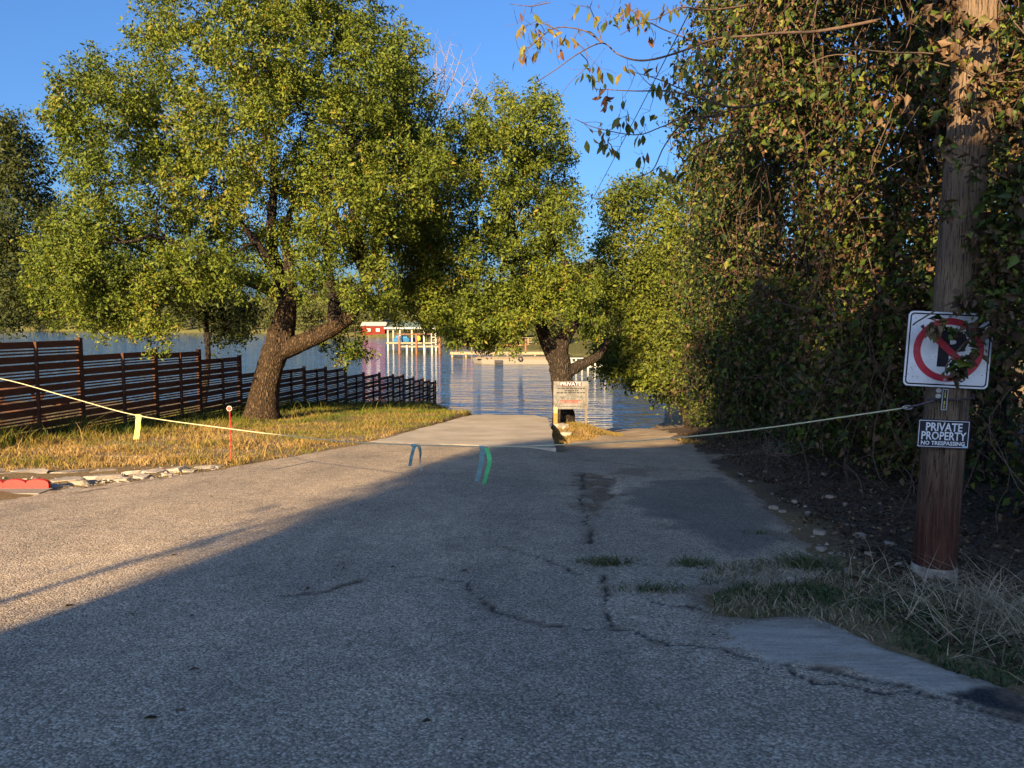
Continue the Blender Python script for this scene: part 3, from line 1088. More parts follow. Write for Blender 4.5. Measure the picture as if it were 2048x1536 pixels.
bw1b = px_blobs([(b[0] + rng.uniform(-14, 14), b[1] + rng.uniform(-12, 12), b[2] * 0.95) for b in bl1 if b[2] > 30 and rng.uniform() < 0.7], 21.6, 3.0)
bw1 += [(x + rng.uniform(-0.5, 0.5), y + 3.2, z + rng.uniform(-0.5, 0.3), r) for (x, y, z, r) in bw1[9:30:2]]
bw1 = bw1 + bw1b
PO, NR, AX, L, W, TN, ends = crown_leaves(bw1, 8.2, 66, 0.084, 0.5, tone_oak, 0.4, 0.088, 0.55, 0.17)
build_leaves('crown', PO, NR, AX, L, W, TN, MAT['oak'], T1)
tb = MB()
tr = [P(521, 836, 22), P(527, 800, 22), P(533, 765, 22), P(543, 725, 22), P(556, 690, 22), P(566, 655, 22), P(573, 620, 21.9), P(578, 590, 21.8)]
tr[0][2] -= 0.3
tb.tube(spline(tr, 5), np.interp(np.linspace(0, 1, 36), [0, 0.1, 0.35, 0.65, 1], [0.66, 0.45, 0.36, 0.38, 0.20]), 18, 0.06)
tb.tube(spline([P(566, 700, 22), P(605, 685, 21.8), P(650, 664, 21.7), P(690, 640, 21.7), P(715, 605, 21.8), P(738, 560, 22)], 5), np.interp(np.linspace(0, 1, 26), [0, 0.3, 0.6, 1], [0.29, 0.24, 0.21, 0.13]), 12, 0.05)
trunk1 = tb.build('trunk', MAT['bark'], T1, True)
lb = MB()
fork_l, fork_r = P(578, 592, 21.8), P(738, 560, 22)
lb.tube(spline([P(668, 655, 21.7), P(668, 610, 21.9), P(660, 560, 22.2), P(650, 480, 22.5)], 5), np.linspace(0.22, 0.09, 16), 9, 0.05)
mains = [(fork_r, P(620, 330, 21)), (fork_l, P(470, 430, 21)), (fork_l, P(590, 400, 22)), (fork_l, P(300, 470, 21)), (fork_l, P(520, 250, 22.5)), (fork_r, P(760, 400, 22.5)), (fork_r, P(700, 280, 22))]
hubs = []
for a, b in mains:
    q_ = curvy(a, b, 9, 0.07)
    lb.tube(q_, np.linspace(0.19, 0.06, 9), 8, 0.06)
    hubs += q_[3:]
hubs += [P(650, 480, 22.5)]
grow_limbs(lb, hubs, bw1, 0.055)
twig_mesh(ends, 0.2, 0.012, lb)
tag(lb.build('branches', MAT['bark2'], T1, True), kind='stuff')

# --- the oak between the ramp and the water
base = np.array((1.7, 25.2, float(H(1.7, 25.2))))
T2 = thing('oak_tree', 'smaller live oak on the mound behind the white notice board beside the ramp', 'tree', base)
bl2 = [(1000, 240, 70), (1065, 232, 62), (935, 262, 50), (1105, 290, 48), (905, 350, 60), (990, 330, 85), (1080, 350, 72), (1125, 400, 45), (865, 430, 55), (950, 430, 85), (1050, 440, 85),
       (1115, 465, 55), (835, 520, 48), (900, 530, 70), (1000, 540, 80), (1085, 545, 70), (1135, 560, 42), (870, 590, 45), (940, 615, 52), (1010, 620, 55), (965, 672, 30), (905, 640, 34),
       (1060, 610, 42), (1165, 610, 38), (1190, 650, 32), (1080, 612, 42, -1.5), (1140, 618, 34, -1.5), (1100, 570, 48, -1.5), (1185, 668, 24, -1), (1040, 600, 45, -1.5), (850, 480, 52), (835, 560, 46), (875, 540, 50), (1180, 560, 35), (1012, 675, 20)]
bl2 += [(985, 680, 34), (1012, 698, 26), (880, 645, 40), (930, 662, 36), (1045, 655, 36), (960, 640, 50), (770, 590, 40), (820, 590, 45), (862, 622, 32), (792, 622, 24), (905, 655, 34)]
bw2 = px_blobs(bl2, 25.0, 2.2)
bw2 += px_blobs([(b[0] + rng.uniform(-12, 12), b[1] + rng.uniform(-10, 10), b[2] * 0.95) for b in bl2 if b[2] > 28], 25.0, 2.6)
PO, NR, AX, L, W, TN, ends = crown_leaves(bw2, 7.5, 58, 0.090, 0.5, tone_oak, 0.4, 0.092, 0.55, 0.17)
build_leaves('crown', PO, NR, AX, L, W, TN, MAT['oak'], T2)
tb = MB()
Yt = 25.2
q0 = P(1128, 852, Yt); q0[2] -= 0.35
tb.tube(spline([q0, P(1127, 832, Yt), P(1125, 800, Yt), P(1124, 765, Yt), P(1121, 735, Yt), P(1117, 712, Yt)], 5), np.interp(np.linspace(0, 1, 26), [0, 0.12, 0.3, 0.75, 1], [0.55, 0.40, 0.33, 0.37, 0.36]), 16, 0.05)
for pts, r0, r1 in (([(1112, 722), (1098, 695), (1086, 665), (1078, 635), (1060, 590)], 0.27, 0.14), ([(1118, 720), (1122, 690), (1137, 662), (1155, 632), (1150, 580)], 0.30, 0.14),
                    ([(1130, 748), (1155, 733), (1178, 722), (1200, 708), (1215, 680)], 0.22, 0.10)):
    tb.tube(spline([P(u, v, Yt) for u, v in pts], 5), np.linspace(r0, r1, 21), 11, 0.05)
tb.build('trunk', MAT['bark2'], T2, True)
lb = MB()
hubs = [P(1060, 590, Yt), P(1150, 580, Yt), P(1215, 680, Yt)]
for h_, b in ((0, P(960, 480, Yt)), (0, P(1000, 380, Yt)), (1, P(1080, 400, Yt))):
    q_ = curvy(hubs[h_], b, 9, 0.08)
    lb.tube(q_, np.linspace(0.13, 0.05, 9), 7, 0.05)
    hubs += q_[3:]
grow_limbs(lb, hubs, bw2, 0.05)
twig_mesh(ends, 0.2, 0.012, lb)
tag(lb.build('branches', MAT['bark2'], T2, True), kind='stuff')


def simple_tree(label, base, blobs, mat, tw=14, per=32, size=0.13, aspect=0.5, trunk_r=0.25, bark='bark2', tone_f=tone_oak, hub=None, gap=0.12, name='oak_tree', group=None, back=0.4):
    T = thing(name, label, 'tree', base, group)
    PO, NR, AX, L, W, TN, ends = crown_leaves(blobs, tw, per, size, aspect, tone_f, back, 0.2, 0.4, gap)
    build_leaves('crown', PO, NR, AX, L, W, TN, mat, T)
    mb = MB()
    cen = np.mean([b[:3] for b in blobs], 0)
    zlo = min(b[2] for b in blobs)
    hub = np.array((base[0] * 0.5 + cen[0] * 0.5, base[1] * 0.5 + cen[1] * 0.5, zlo * 0.6 + cen[2] * 0.4)) if hub is None else np.array(hub)
    b0 = np.array(base, float); b0[2] -= 0.3
    mb.tube(curvy(b0, hub, 10, 0.05), np.linspace(trunk_r * 1.25, trunk_r * 0.7, 10), 12, 0.05)
    mb.build('trunk', MAT[bark], T, True)
    mb = MB()
    grow_limbs(mb, [hub], blobs, trunk_r * 0.3)
    twig_mesh(ends, 0.12, 0.012, mb)
    tag(mb.build('branches', MAT[bark], T, True), kind='stuff')
    return T


bx, by = -21.5, 30.0
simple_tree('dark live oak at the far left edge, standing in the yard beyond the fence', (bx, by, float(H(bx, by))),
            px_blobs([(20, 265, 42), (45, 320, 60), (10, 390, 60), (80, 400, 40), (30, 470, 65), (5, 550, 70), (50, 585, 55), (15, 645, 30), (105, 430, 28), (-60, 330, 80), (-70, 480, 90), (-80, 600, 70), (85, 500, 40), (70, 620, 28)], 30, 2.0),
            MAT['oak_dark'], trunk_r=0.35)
bx, by = -12.6, 31.0
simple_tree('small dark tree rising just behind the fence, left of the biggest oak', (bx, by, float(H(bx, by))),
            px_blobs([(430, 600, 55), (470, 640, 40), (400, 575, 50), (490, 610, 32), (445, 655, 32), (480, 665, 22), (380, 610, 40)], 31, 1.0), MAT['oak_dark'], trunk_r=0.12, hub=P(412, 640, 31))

# bare dead twigs of the big oak poking out above its right shoulder
ends_b = [(925, 100), (900, 88), (872, 110), (938, 150), (880, 140), (955, 170), (905, 128), (860, 165), (890, 120)]
root = P(835, 330, 23.5)
mb = MB()
mb.tube(curvy(P(700, 420, 22.5), root, 6, 0.06), np.linspace(0.10, 0.06, 6), 6, 0.05)
for (u, v) in ends_b:
    tip = P(u, v, 23.5 + rng.uniform(-1, 1))
    pts = curvy(root, tip, 9, 0.06)
    mb.tube(pts, np.linspace(0.028, 0.006, 9), 5, 0.05, cap=False)
    for k in range(10):
        i = rng.integers(4, 9)
        q = pts[i] + rng.normal(0, 0.32, 3) + np.array((0, 0, 0.35))
        mb.tube(curvy(pts[i], q, 4, 0.1), np.linspace(0.008, 0.003, 4), 3, cap=False)
o = tag(mb.build('dead_branches', MAT['grey_twig'], T1, True), 'bare grey dead twigs', kind='stuff')

# waterside trees on the right bank
bx, by = 7.9, 33.0
simple_tree('bright yellow-green waterside tree leaning out over the lake behind the gravel path', (bx, by, float(Hg(bx, by))),
            px_blobs([(1225, 405, 34), (1262, 385, 36), (1312, 390, 42), (1250, 450, 46), (1320, 465, 58), (1215, 500, 34), (1270, 535, 56), (1232, 610, 42), (1300, 610, 58), (1250, 680, 42), (1310, 695, 48), (1228, 728, 30), (1268, 748, 22),
                      (1330, 745, 38), (1295, 765, 26), (1228, 735, 34), (1262, 752, 30), (1330, 785, 32), (1205, 700, 26), (1345, 700, 45), (1215, 560, 34)], 31.5, 1.2), MAT['lake_leaf'], 17, 34, 0.125, 0.5, 0.22, hub=P(1330, 640, 32.5))
bx, by = 7.6, 28.5
simple_tree('tall dense tree on the right bank between the waterside tree and the vine thicket', (bx, by, float(Hg(bx, by))),
            px_blobs([(1390, 380, 60), (1440, 330, 60), (1390, 460, 70), (1360, 540, 60), (1420, 560, 80), (1380, 640, 65), (1430, 680, 70), (1370, 720, 45), (1420, 770, 50), (1470, 440, 80), (1480, 600, 90), (1400, 820, 40)], 28, 1.2),
            MAT['lake_leaf'], 13, 32, 0.13, 0.5, 0.25, hub=P(1430, 620, 29))

# ------------------------------------------------------------------ vine thicket along the right side
def tone_vine(n):
    k = rng.uniform(0, 1, n)
    return np.where(k < 0.60, rng.beta(2, 2, n) * 0.5, 0.55 + 0.45 * rng.beta(1.6, 2.0, n))


def thicket(label, Yc, Xc, htop, half, nb, size, tw, per, seed, brown=0.0, lean=0.0):
    z0 = float(H(Xc, Yc))
    T = thing('vine_covered_tree', label, 'tree', (Xc, Yc, z0), 'vine covered trees along the right bank')
    blobs = []
    lo = 0.15
    for k in range(nb):
        zz = lo + (htop - lo) * (k + 0.5) / nb
        r = rng.uniform(0.42, 1.15)
        y = Yc + rng.uniform(-half, half)
        under = 0.75 * sstep(1.6, 0.2, zz)                     # the mass draws back near the ground
        x = Xc - 0.55 + r * 0.45 + rng.uniform(-0.45, 0.55) + under - lean * sstep(2.5, htop, zz)
        blobs.append((x, y, z0 + zz, r, rng.uniform(0.7, 1.25)))
    for k in range(int(nb * 0.5)):
        blobs.append((Xc + rng.uniform(0.6, 1.8), Yc + rng.uniform(-half, half), z0 + rng.uniform(0.5, htop), rng.uniform(0.8, 1.2)))
    PO, NR, AX, L, W, TN, ends = crown_leaves(blobs, tw, per, size, 0.62, lambda n: np.clip(tone_vine(n) + brown, 0, 1), 0.8, 0.13, 0.35, 0.15)
    AX = AX + np.array((0, 0, -0.7))
    build_leaves('crown', PO, NR, AX, L, W, TN, MAT['vine_leaf'], T, 0.16, 0.2)
    mb = MB()
    top = np.array((Xc + rng.uniform(0.2, 0.8), Yc + rng.uniform(-0.4, 0.4), z0 + htop * 0.85))
    tp = curvy((Xc + 0.9, Yc, z0 - 0.3), top, 12, 0.05)
    mb.tube(tp, np.linspace(0.17, 0.07, 12), 9, 0.06)
    mb.build('trunk', MAT['bark2'], T, True)
    mb = MB()
    for b in blobs:
        i = int(np.clip((b[2] - z0) / htop * 10, 1, 11))
        mb.tube(curvy(tp[i], b[:3], 6, 0.12), np.linspace(0.04, 0.015, 6), 4, cap=False)
    twig_mesh(ends, 0.22, 0.006, mb)
    tag(mb.build('branches', MAT['twig'], T, True), kind='stuff')
    mb = MB()
    for k in range(130):                                        # hanging and looping vine stems on the face
        x = Xc - rng.uniform(0.55, 1.25); y = Yc + rng.uniform(-half * 1.2, half * 1.2); z = z0 + rng.uniform(0.3, htop)
        q = np.array((x, y, z))
        e = q + np.array((rng.normal(0, 0.25), rng.normal(0, 0.6), -abs(rng.normal(0, 0.7))))
        mb.tube(curvy(q, e, 6, 0.14), [rng.uniform(0.002, 0.007)] * 6, 3, cap=False)
    tag(mb.build('vine_stems', MAT['vine'], T, True), kind='stuff')
    return T


thicket('nearest vine thicket behind the utility pole, hanging over the no parking sign', 6.3, 4.75, 8.0, 1.3, 26, 0.066, 9.0, 40, 1, 0.0, 0.1)
thicket('vine covered tree just left of the utility pole with brown and green leaves', 9.0, 4.85, 8.6, 1.5, 28, 0.074, 8.0, 40, 2, 0.0, 0.25)
thicket('tall vine covered tree in the middle of the thicket with the brownest leaves', 12.0, 4.9, 9.6, 1.6, 30, 0.080, 7.0, 38, 3, 0.02, 0.3)
thicket('vine covered tree beside the end of the dark asphalt patch', 15.3, 5.1, 9.6, 1.7, 30, 0.085, 6.0, 36, 4, -0.1, 0.5)
thicket('farthest vine covered tree, beside the shaded gravel path', 19.0, 5.6, 9.2, 1.9, 28, 0.092, 5.6, 34, 5, -0.2, 0.9)
thicket('low tangled vine bush on the bank where the gravel path meets the lake', 23.5, 6.4, 6.0, 2.2, 22, 0.095, 5.4, 34, 6, -0.2, 0.4)

# near sprays of dead vine over the sign and the pole
SPR = thing('vine_spray', 'dark dead vine leaves drooping across the corner of the no parking sign', 'vine', P(1985, 620, 5.45))
bl = [(*P(1905, 12, 5.35), 0.07), (*P(1888, 85, 5.38), 0.05), (*P(1968, 140, 5.38), 0.06), (*P(1932, 205, 5.38), 0.045), (*P(1882, 228, 5.4), 0.03), (*P(2015, 60, 5.45), 0.15), (*P(2030, 150, 5.45), 0.16), (*P(2018, 235, 5.45), 0.14), (*P(1985, 290, 5.42), 0.08), (*P(1840, 120, 5.5), 0.08), (*P(1850, 30, 5.5), 0.10), (*P(1925, 40, 5.36), 0.07), (*P(1960, 60, 5.4), 0.06), (*P(1915, 130, 5.36), 0.05), (*P(1975, 205, 5.4), 0.06), (*P(1890, 300, 5.38), 0.06), (*P(1930, 330, 5.36), 0.05), (*P(1965, 350, 5.38), 0.08), (*P(1900, 420, 5.38), 0.03), (*P(1940, 480, 5.38), 0.05), (*P(1965, 610, 5.30), 0.13), (*P(2010, 650, 5.3), 0.17), (*P(1935, 590, 5.32), 0.08), (*P(1900, 655, 5.36), 0.035), (*P(1870, 655, 5.36), 0.022), (*P(1935, 660, 5.34), 0.06), (*P(1955, 700, 5.34), 0.05), (*P(2025, 590, 5.3), 0.20),
      (*P(2040, 520, 5.4), 0.24), (*P(1990, 545, 5.45), 0.16), (*P(1925, 725, 5.35), 0.028), (*P(1915, 745, 5.35), 0.02), (*P(2030, 440, 5.4), 0.24), (*P(1985, 470, 5.42), 0.13), (*P(1995, 380, 5.4), 0.15), (*P(2045, 340, 5.4), 0.2), (*P(2035, 700, 5.35), 0.1)]
PO, NR, AX, L, W, TN, ends = crown_leaves(bl, 90, 9, 0.055, 0.6, lambda n: 0.5 + 0.35 * rng.beta(1.4, 2.5, n) - 0.45 * (rng.uniform(0, 1, n) < 0.22), 0.9, 0.03, 0.1, 0.0)
build_leaves('leaves', PO, NR, AX + np.array((0, 0, -0.8)), L, W, TN, MAT['vine_leaf'], SPR, 0.2, 0.25)
mb = MB()
for pts in ([(2060, 560), (1980, 590), (1905, 605), (1840, 640), (1826, 650)], [(2050, 620), (1960, 660), (1900, 720), (1890, 745)], [(2060, 380), (1950, 330), (1900, 340)], [(2060, 135), (1960, 150), (1880, 110), (1780, 105), (1690, 95)],
            [(2055, 165), (1970, 160), (1925, 140), (1870, 125)], [(1890, 20), (1925, 60), (1960, 90)], [(1895, 230), (1930, 205), (1955, 215), (1930, 290)]):
    mb.tube(spline([P(u, v, 5.4 - 0.02 * i) for i, (u, v) in enumerate(pts)], 6), 0.006, 5, 0.1)
tag(mb.build('stems', MAT['twig'], SPR, True), kind='stuff')

# overhanging branch against the sky, its big drooping leaves one by one
BR = thing('overhanging_branch', 'thin arching branch with drooping yellow-green leaves hanging into the blue sky from the right', 'branch', P(1620, 60, 8.2), None)
mb = MB()
Yb = 8.0
lines = [([(1760, 40), (1640, 62), (1560, 66), (1500, 72), (1430, 78), (1370, 100), (1310, 118), (1270, 120), (1235, 108), (1205, 86), (1160, 105), (1110, 140), (1072, 165)], 0.016, 0.004),
         ([(1205, 86), (1170, 62), (1115, 55), (1075, 80), (1035, 120)], 0.009, 0.003), ([(1205, 86), (1190, 40), (1180, 15)], 0.008, 0.003), ([(1115, 60), (1085, 45), (1065, 25)], 0.006, 0.003),
         ([(1420, 95), (1330, 60), (1290, 45), (1240, 70)], 0.008, 0.003), ([(1560, 200), (1470, 215), (1400, 195), (1330, 182), (1270, 182), (1190, 178)], 0.014, 0.004), ([(1400, 195), (1320, 160), (1270, 145)], 0.008, 0.003),
         ([(1480, 215), (1420, 232), (1370, 235), (1320, 255), (1270, 270), (1190, 255), (1150, 238)], 0.010, 0.003), ([(1450, 230), (1370, 245), (1330, 290), (1305, 340), (1270, 356)], 0.009, 0.004),
         ([(1480, 260), (1400, 290), (1365, 330), (1345, 365)], 0.009, 0.004), ([(1500, 10), (1420, 20), (1360, 15), (1300, 40), (1250, 10)], 0.010, 0.003), ([(1160, 105), (1175, 130), (1140, 165), (1120, 195)], 0.005, 0.002),
         ([(1100, 5), (1060, 12), (1020, 8)], 0.005, 0.003), ([(1340, 200), (1300, 170), (1262, 130)], 0.005, 0.002)]
nodes = []
for pts, r0, r1 in lines:
    sp = spline([P(u, v, Yb + 0.3 * math.sin(i * 1.7 + u * .01)) for i, (u, v) in enumerate(pts)], 5)
    mb.tube(sp, np.linspace(r0, r1, len(sp)), 6, 0.06)
    nodes += sp[len(sp) // 3:]
mb.build('stem', MAT['vine'], BR, True)


def leaf_obj_mesh(name, L, W, curl):
    v, f = [], []
    prof = [(0, 0.02), (0.16, 0.55), (0.4, 1.0), (0.68, 0.72), (0.88, 0.3), (1.0, 0.0)]
    for t, w in prof:
        z = -L * t
        y = curl * L * math.sin(t * 2.2)
        v += [(-W * w / 2, y + 0.12 * W * w, z), (0, y, z), (W * w / 2, y + 0.12 * W * w, z)]
    for i in range(len(prof) - 1):
        a = i * 3
        f += [(a, a + 1, a + 4, a + 3), (a + 1, a + 2, a + 5, a + 4)]
    me = bpy.data.meshes.new(name)
    me.from_pydata(v, [], f)
    me.polygons.foreach_set('use_smooth', np.ones(len(me.polygons), bool))
    return me


def leaf_single_mat(name, c):
    m, nt = new_mat(name)
    cc = ramp(nt, noise(nt, 30, 3, 0.6, coords(nt)), [(0.3, tuple(q * 0.75 for q in c)), (0.7, tuple(q * 1.2 for q in c))])
    p = princ(nt, cc, 0.5, 0.3)
    t = nt.nodes.new('ShaderNodeBsdfTranslucent')
    nt.links.new(cc, t.inputs[0])
    x = nt.nodes.new('ShaderNodeMixShader')
    x.inputs[0].default_value = 0.35
    nt.links.new(p.outputs[0], x.inputs[1]); nt.links.new(t.outputs[0], x.inputs[2])
    out(nt, x.outputs[0])
    return m


leaf_protos = []
for nm, c, L_, W_2, cu in (('olive_leaf', (0.14, 0.145, 0.025), 0.19, 0.075, 0.15), ('yellow_leaf', (0.22, 0.17, 0.03), 0.17, 0.07, 0.2), ('brown_leaf', (0.16, 0.075, 0.035), 0.16, 0.06, 0.35), ('green_leaf', (0.065, 0.10, 0.02), 0.16, 0.08, 0.2)):
    me = leaf_obj_mesh('leaf', L_, W_2, cu)
    me.materials.append(leaf_single_mat(nm, c))
    leaf_protos.append(me)


def hang_leaf(me, p, parent, s=1.0, tilt=0.35):
    o = bpy.data.objects.new('leaf', me)
    COL.objects.link(o)
    o.parent = parent
    o.location = Vector(tuple(float(c) for c in p)) - parent.location
    o.rotation_euler = (random.gauss(0, tilt), random.gauss(0, tilt), random.uniform(0, 6.28))
    o.scale = (s, s, s)
    return o


clus = [(1460, 60, 6), (1480, 110, 6), (1500, 150, 6), (1440, 180, 6), (1420, 210, 5), (1380, 150, 5), (1395, 320, 6), (1420, 280, 5), (1375, 355, 6), (1355, 395, 5), (1245, 205, 4), (1190, 170, 4), (1035, 55, 3), (1048, 60, 2), (1062, 58, 5), (1080, 55, 3), (1090, 70, 2), (1040, 110, 5), (1052, 105, 2), (1062, 98, 2), (1078, 85, 3), (1090, 95, 3), (1120, 70, 5), (1115, 100, 3), (1155, 65, 3), (1150, 90, 2), (1215, 38, 7), (1228, 38, 4), (1183, 12, 5),
        (1150, 20, 2), (1065, 22, 3), (1250, 15, 8), (1262, 30, 6), (1290, 30, 6), (1300, 58, 5), (1330, 15, 7), (1180, 145, 10), (1195, 140, 6), (1255, 140, 4), (1300, 130, 3), (1315, 160, 8), (1345, 185, 7), (1310, 180, 5), (1240, 235, 6), (1255, 240, 5), (1205, 255, 7),
        (1200, 270, 6), (1215, 290, 8), (1225, 300, 5), (1280, 275, 3), (1290, 255, 3), (1285, 315, 6), (1320, 340, 7), (1330, 350, 5), (1345, 305, 5), (1360, 280, 4), (1300, 230, 3), (1400, 240, 4), (1275, 30, 6), (1380, 60, 5), (1400, 110, 5), (1420, 130, 6), (1360, 130, 4)]
for (u, v, k) in clus:
    for _ in range(k):
        c = P(u, v, Yb + random.uniform(-0.25, 0.25)) + rng.normal(0, 0.055, 3) * np.array((1, 1, 0.6))
        if u < 1130:
            me = random.choice([leaf_protos[0], leaf_protos[1], leaf_protos[1], leaf_protos[2]])
        else:
            me = random.choice([leaf_protos[0], leaf_protos[3], leaf_protos[3], leaf_protos[1], leaf_protos[2]])
        hang_leaf(me, c, BR, random.uniform(0.35, 0.85))
mb = MB()
nd = np.array(nodes)
for (u, v, k) in clus:
    c = P(u, v - 8, Yb)
    a = nd[np.argmin(np.linalg.norm(nd - c, axis=1))]
    mb.tube(curvy(a, c, 5, 0.10), [0.0035, 0.003, 0.0028, 0.0025, 0.002], 4)
    for _ in range(2):
        e = c + rng.normal(0, 0.10, 3)
        mb.tube(curvy(c, e, 4, 0.1), [0.0022, 0.002, 0.0017, 0.0014], 3)
tag(mb.build('twigs', MAT['vine'], BR, True), kind='stuff')
# the withered bunch of dead leaves dangling from the branch
DL = thing('dead_leaf_bunch', 'withered dark brown bunch of dead leaves dangling alone in the sky below the branch', 'dead leaves', P(1215, 180, Yb))
for k in range(9):
    hang_leaf(leaf_protos[2], P(1213, 186 + k * 3, Yb) + rng.normal(0, 0.025, 3), DL, random.uniform(0.5, 0.95), 0.5)
mb = MB(); mb.tube([P(1216, 176, Yb), P(1215, 190, Yb), P(1213, 215, Yb)], 0.004, 5)
mb.build('stalk', MAT['vine'], DL)

# ------------------------------------------------------------------ slatted fence
FE = thing('slatted_fence', 'dark brown horizontal slat fence stepping down the bank to the lake', 'fence', (float(fence_x(17.5)), 17.5, float(H(fence_x(17.5), 17.5))))
post_u = [None, -45, 159, 309, 397, 478, 545, 607, 650, 690, 726, 758, 785, 806, 826, 845, 858, 870]
post_Y = [12.2] + [FPX * FX0 / (u - 1300) for u in post_u[1:]]
top_v = {-45: 688, 159: 680, 309: 702, 397: 702, 478: 713, 545: 740, 607: 735, 650: 735.5, 690: 735, 726: 746.5, 758: 746.5, 785: 750, 806: 750, 826: 754.5, 845: 757, 858: 760, 870: 762}
unit = MB().box((0, 0, 0), (1, 1, 1)).mesh('slat')
unit.materials.append(MAT['fence'])
punit = MB().box((0, 0, 0), (1, 1, 1)).mesh('post')
punit.materials.append(MAT['fence_post'])
fang = math.atan2(1.0, FK)


def piece(name, me, c, size, rotz, parent, tilt=0.0):
    o = bpy.data.objects.new(name, me)
    COL.objects.link(o)
    o.parent = parent
    o.location = Vector(tuple(float(q) for q in c)) - parent.location
    o.rotation_euler = (0, tilt, rotz)
    o.scale = size
    return o


nxv = Vector((1, -FK, 0)).normalized()         # towards the road
for i in range(1, len(post_Y)):
    Ya, Yb_ = post_Y[i - 1], post_Y[i]
    u = post_u[i]
    ztop = float(P(u, top_v[u], Yb_)[2])
    if i == 1:
        ztop = float(P(159, 680, post_Y[2])[2])
    xa, xb = float(fence_x(Ya)), float(fence_x(Yb_))
    gb = float(min(H(xa, Ya), H(xb, Yb_))) - 0.02
    Lp = math.hypot(xb - xa, Yb_ - Ya)
    piece('post', punit, (xb, Yb_, (ztop + 0.05 + gb - 0.1) / 2), (0.10, 0.10, ztop + 0.05 - gb + 0.1), fang, FE)
    cx, cy = (xa + xb) / 2 + nxv.x * 0.075, (Ya + Yb_) / 2 + nxv.y * 0.075
    piece('stud', punit, (cx, cy, (ztop + gb) / 2), (0.045, 0.07, ztop - gb), fang, FE)
    z = ztop
    pat = [0.14, 0.036, 0.036, 0.14]
    k = 0
    cxm, cym = (xa + xb) / 2, (Ya + Yb_) / 2
    while z - pat[k % 4] > gb + 0.02 and k < 17:
        w = pat[k % 4]
        piece('slat', unit, (cxm + nxv.x * 0.02, cym + nxv.y * 0.02, z - w / 2), (Lp - 0.104, 0.022, w), fang + random.gauss(0, 0.001), FE, random.gauss(0, 0.003))
        z -= w + 0.030
        k += 1

# timber table behind the fence, seen through the slats
tx, ty = -12.7, 19.6
tz = float(H(tx, ty))
TBL = thing('picnic_table', 'dark wooden picnic table half hidden behind the fence at the far left', 'table', (tx, ty, tz))
MB().box((tx, ty, tz + 1.0), (1.7, 0.8, 0.05)).build('table_top', MAT['fence_post'], TBL)
for s in (-1, 1):
    MB().tube([(tx + s * 0.3, ty, tz - 0.1), (tx + s * 0.75, ty, tz + 0.99)], 0.05, 4).build('leg', MAT['fence_post'], TBL)
    MB().tube([(tx + s * 0.75, ty + .1, tz - 0.1), (tx + s * 0.3, ty + .1, tz + 0.99)], 0.05, 4).build('leg', MAT['fence_post'], TBL)
    MB().box((tx, ty + s * 0.75, tz + 0.5), (1.7, 0.28, 0.05)).build('bench', MAT['fence_post'], TBL)

# ------------------------------------------------------------------ utility pole and signs
pb = np.array((*G(1866, 1158), 0)); pb[1] += 0.14
pb[0] = P(1866, 1158, pb[1])[0]
pb[2] = float(H(pb[0], pb[1]))
ptop = pb + np.array((0.33, 0.03, 9.6))
PO_ = thing('utility_pole', 'weathered brown wooden utility pole with a white band at its foot', 'utility pole', pb)


def on_pole(z):
    return pb + (ptop - pb) * ((z - pb[2]) / 9.6)


mb = MB()
ns = 40
mb.tube([on_pole(pb[2] - 0.3 + (9.9) * i / ns) for i in range(ns + 1)], np.linspace(0.152, 0.118, ns + 1), 28, 0.006)
mb.build('shaft', MAT['pole'], PO_, True)
mb = MB()
mb.tube([on_pole(pb[2] - 0.05), on_pole(pb[2] + 0.075)], [0.1575, 0.1565], 28)
mb.build('painted_band', m_plain('dirty_white_band', (0.30, 0.25, 0.20), 0.9, 0.1, 0.5, 14), PO_, True)
mb = MB()
mb.tube([on_pole(2.6 + i * 0.5) + np.array((0.128 - 0.002 * i, -0.02, 0)) for i in range(13)], 0.014, 8)
mb.build('conduit', MAT['steel'], PO_, True)
PR = lambda z: 0.152 - 0.034 * ((z - pb[2]) / 9.6)

# no parking sign, slightly tipped, nailed to the pole
SY = 5.0 * 0 + pb[1] - 0.165
sc_ = P(1897, 700, SY)
tipr = R(2.6)
SM = Matrix.Translation(Vector(sc_)) @ Matrix.Rotation(R(-3), 4, 'Z') @ Matrix.Rotation(tipr, 4, 'Y') @ Matrix.Rotation(R(90), 4, 'X')   # local x right, y up, z towards viewer
SGN = thing('no_parking_sign', 'square white sign with a red slashed circle over a black P on the pole', 'sign', sc_)
sw, sh_ = 166 / FPX * SY * 1.0, 150 / FPX * SY * 1.0


def rrect(w, h, r, n=6):
    o = []
    for cx, cy, a0 in ((w / 2 - r, h / 2 - r, 0), (-w / 2 + r, h / 2 - r, 90), (-w / 2 + r, -h / 2 + r, 180), (w / 2 - r, -h / 2 + r, 270)):
        for i in range(n + 1):
            a = R(a0 + 90 * i / n)
            o.append((cx + r * math.cos(a), cy + r * math.sin(a)))
    return o


def frame_ring(mb, outer, inner, M, z0, z1):
    n = len(outer)
    vs = [M @ Vector((*p, z)) for z in (z0, z1) for p in outer] + [M @ Vector((*p, z)) for z in (z0, z1) for p in inner]
    fs = []
    for i in range(n):
        j = (i + 1) % n
        fs += [(n + i, n + j, 3 * n + j, 3 * n + i), (i, j, n + j, n + i), (2 * n + j, 2 * n + i, 3 * n + i, 3 * n + j)]
    mb.raw(vs, fs)


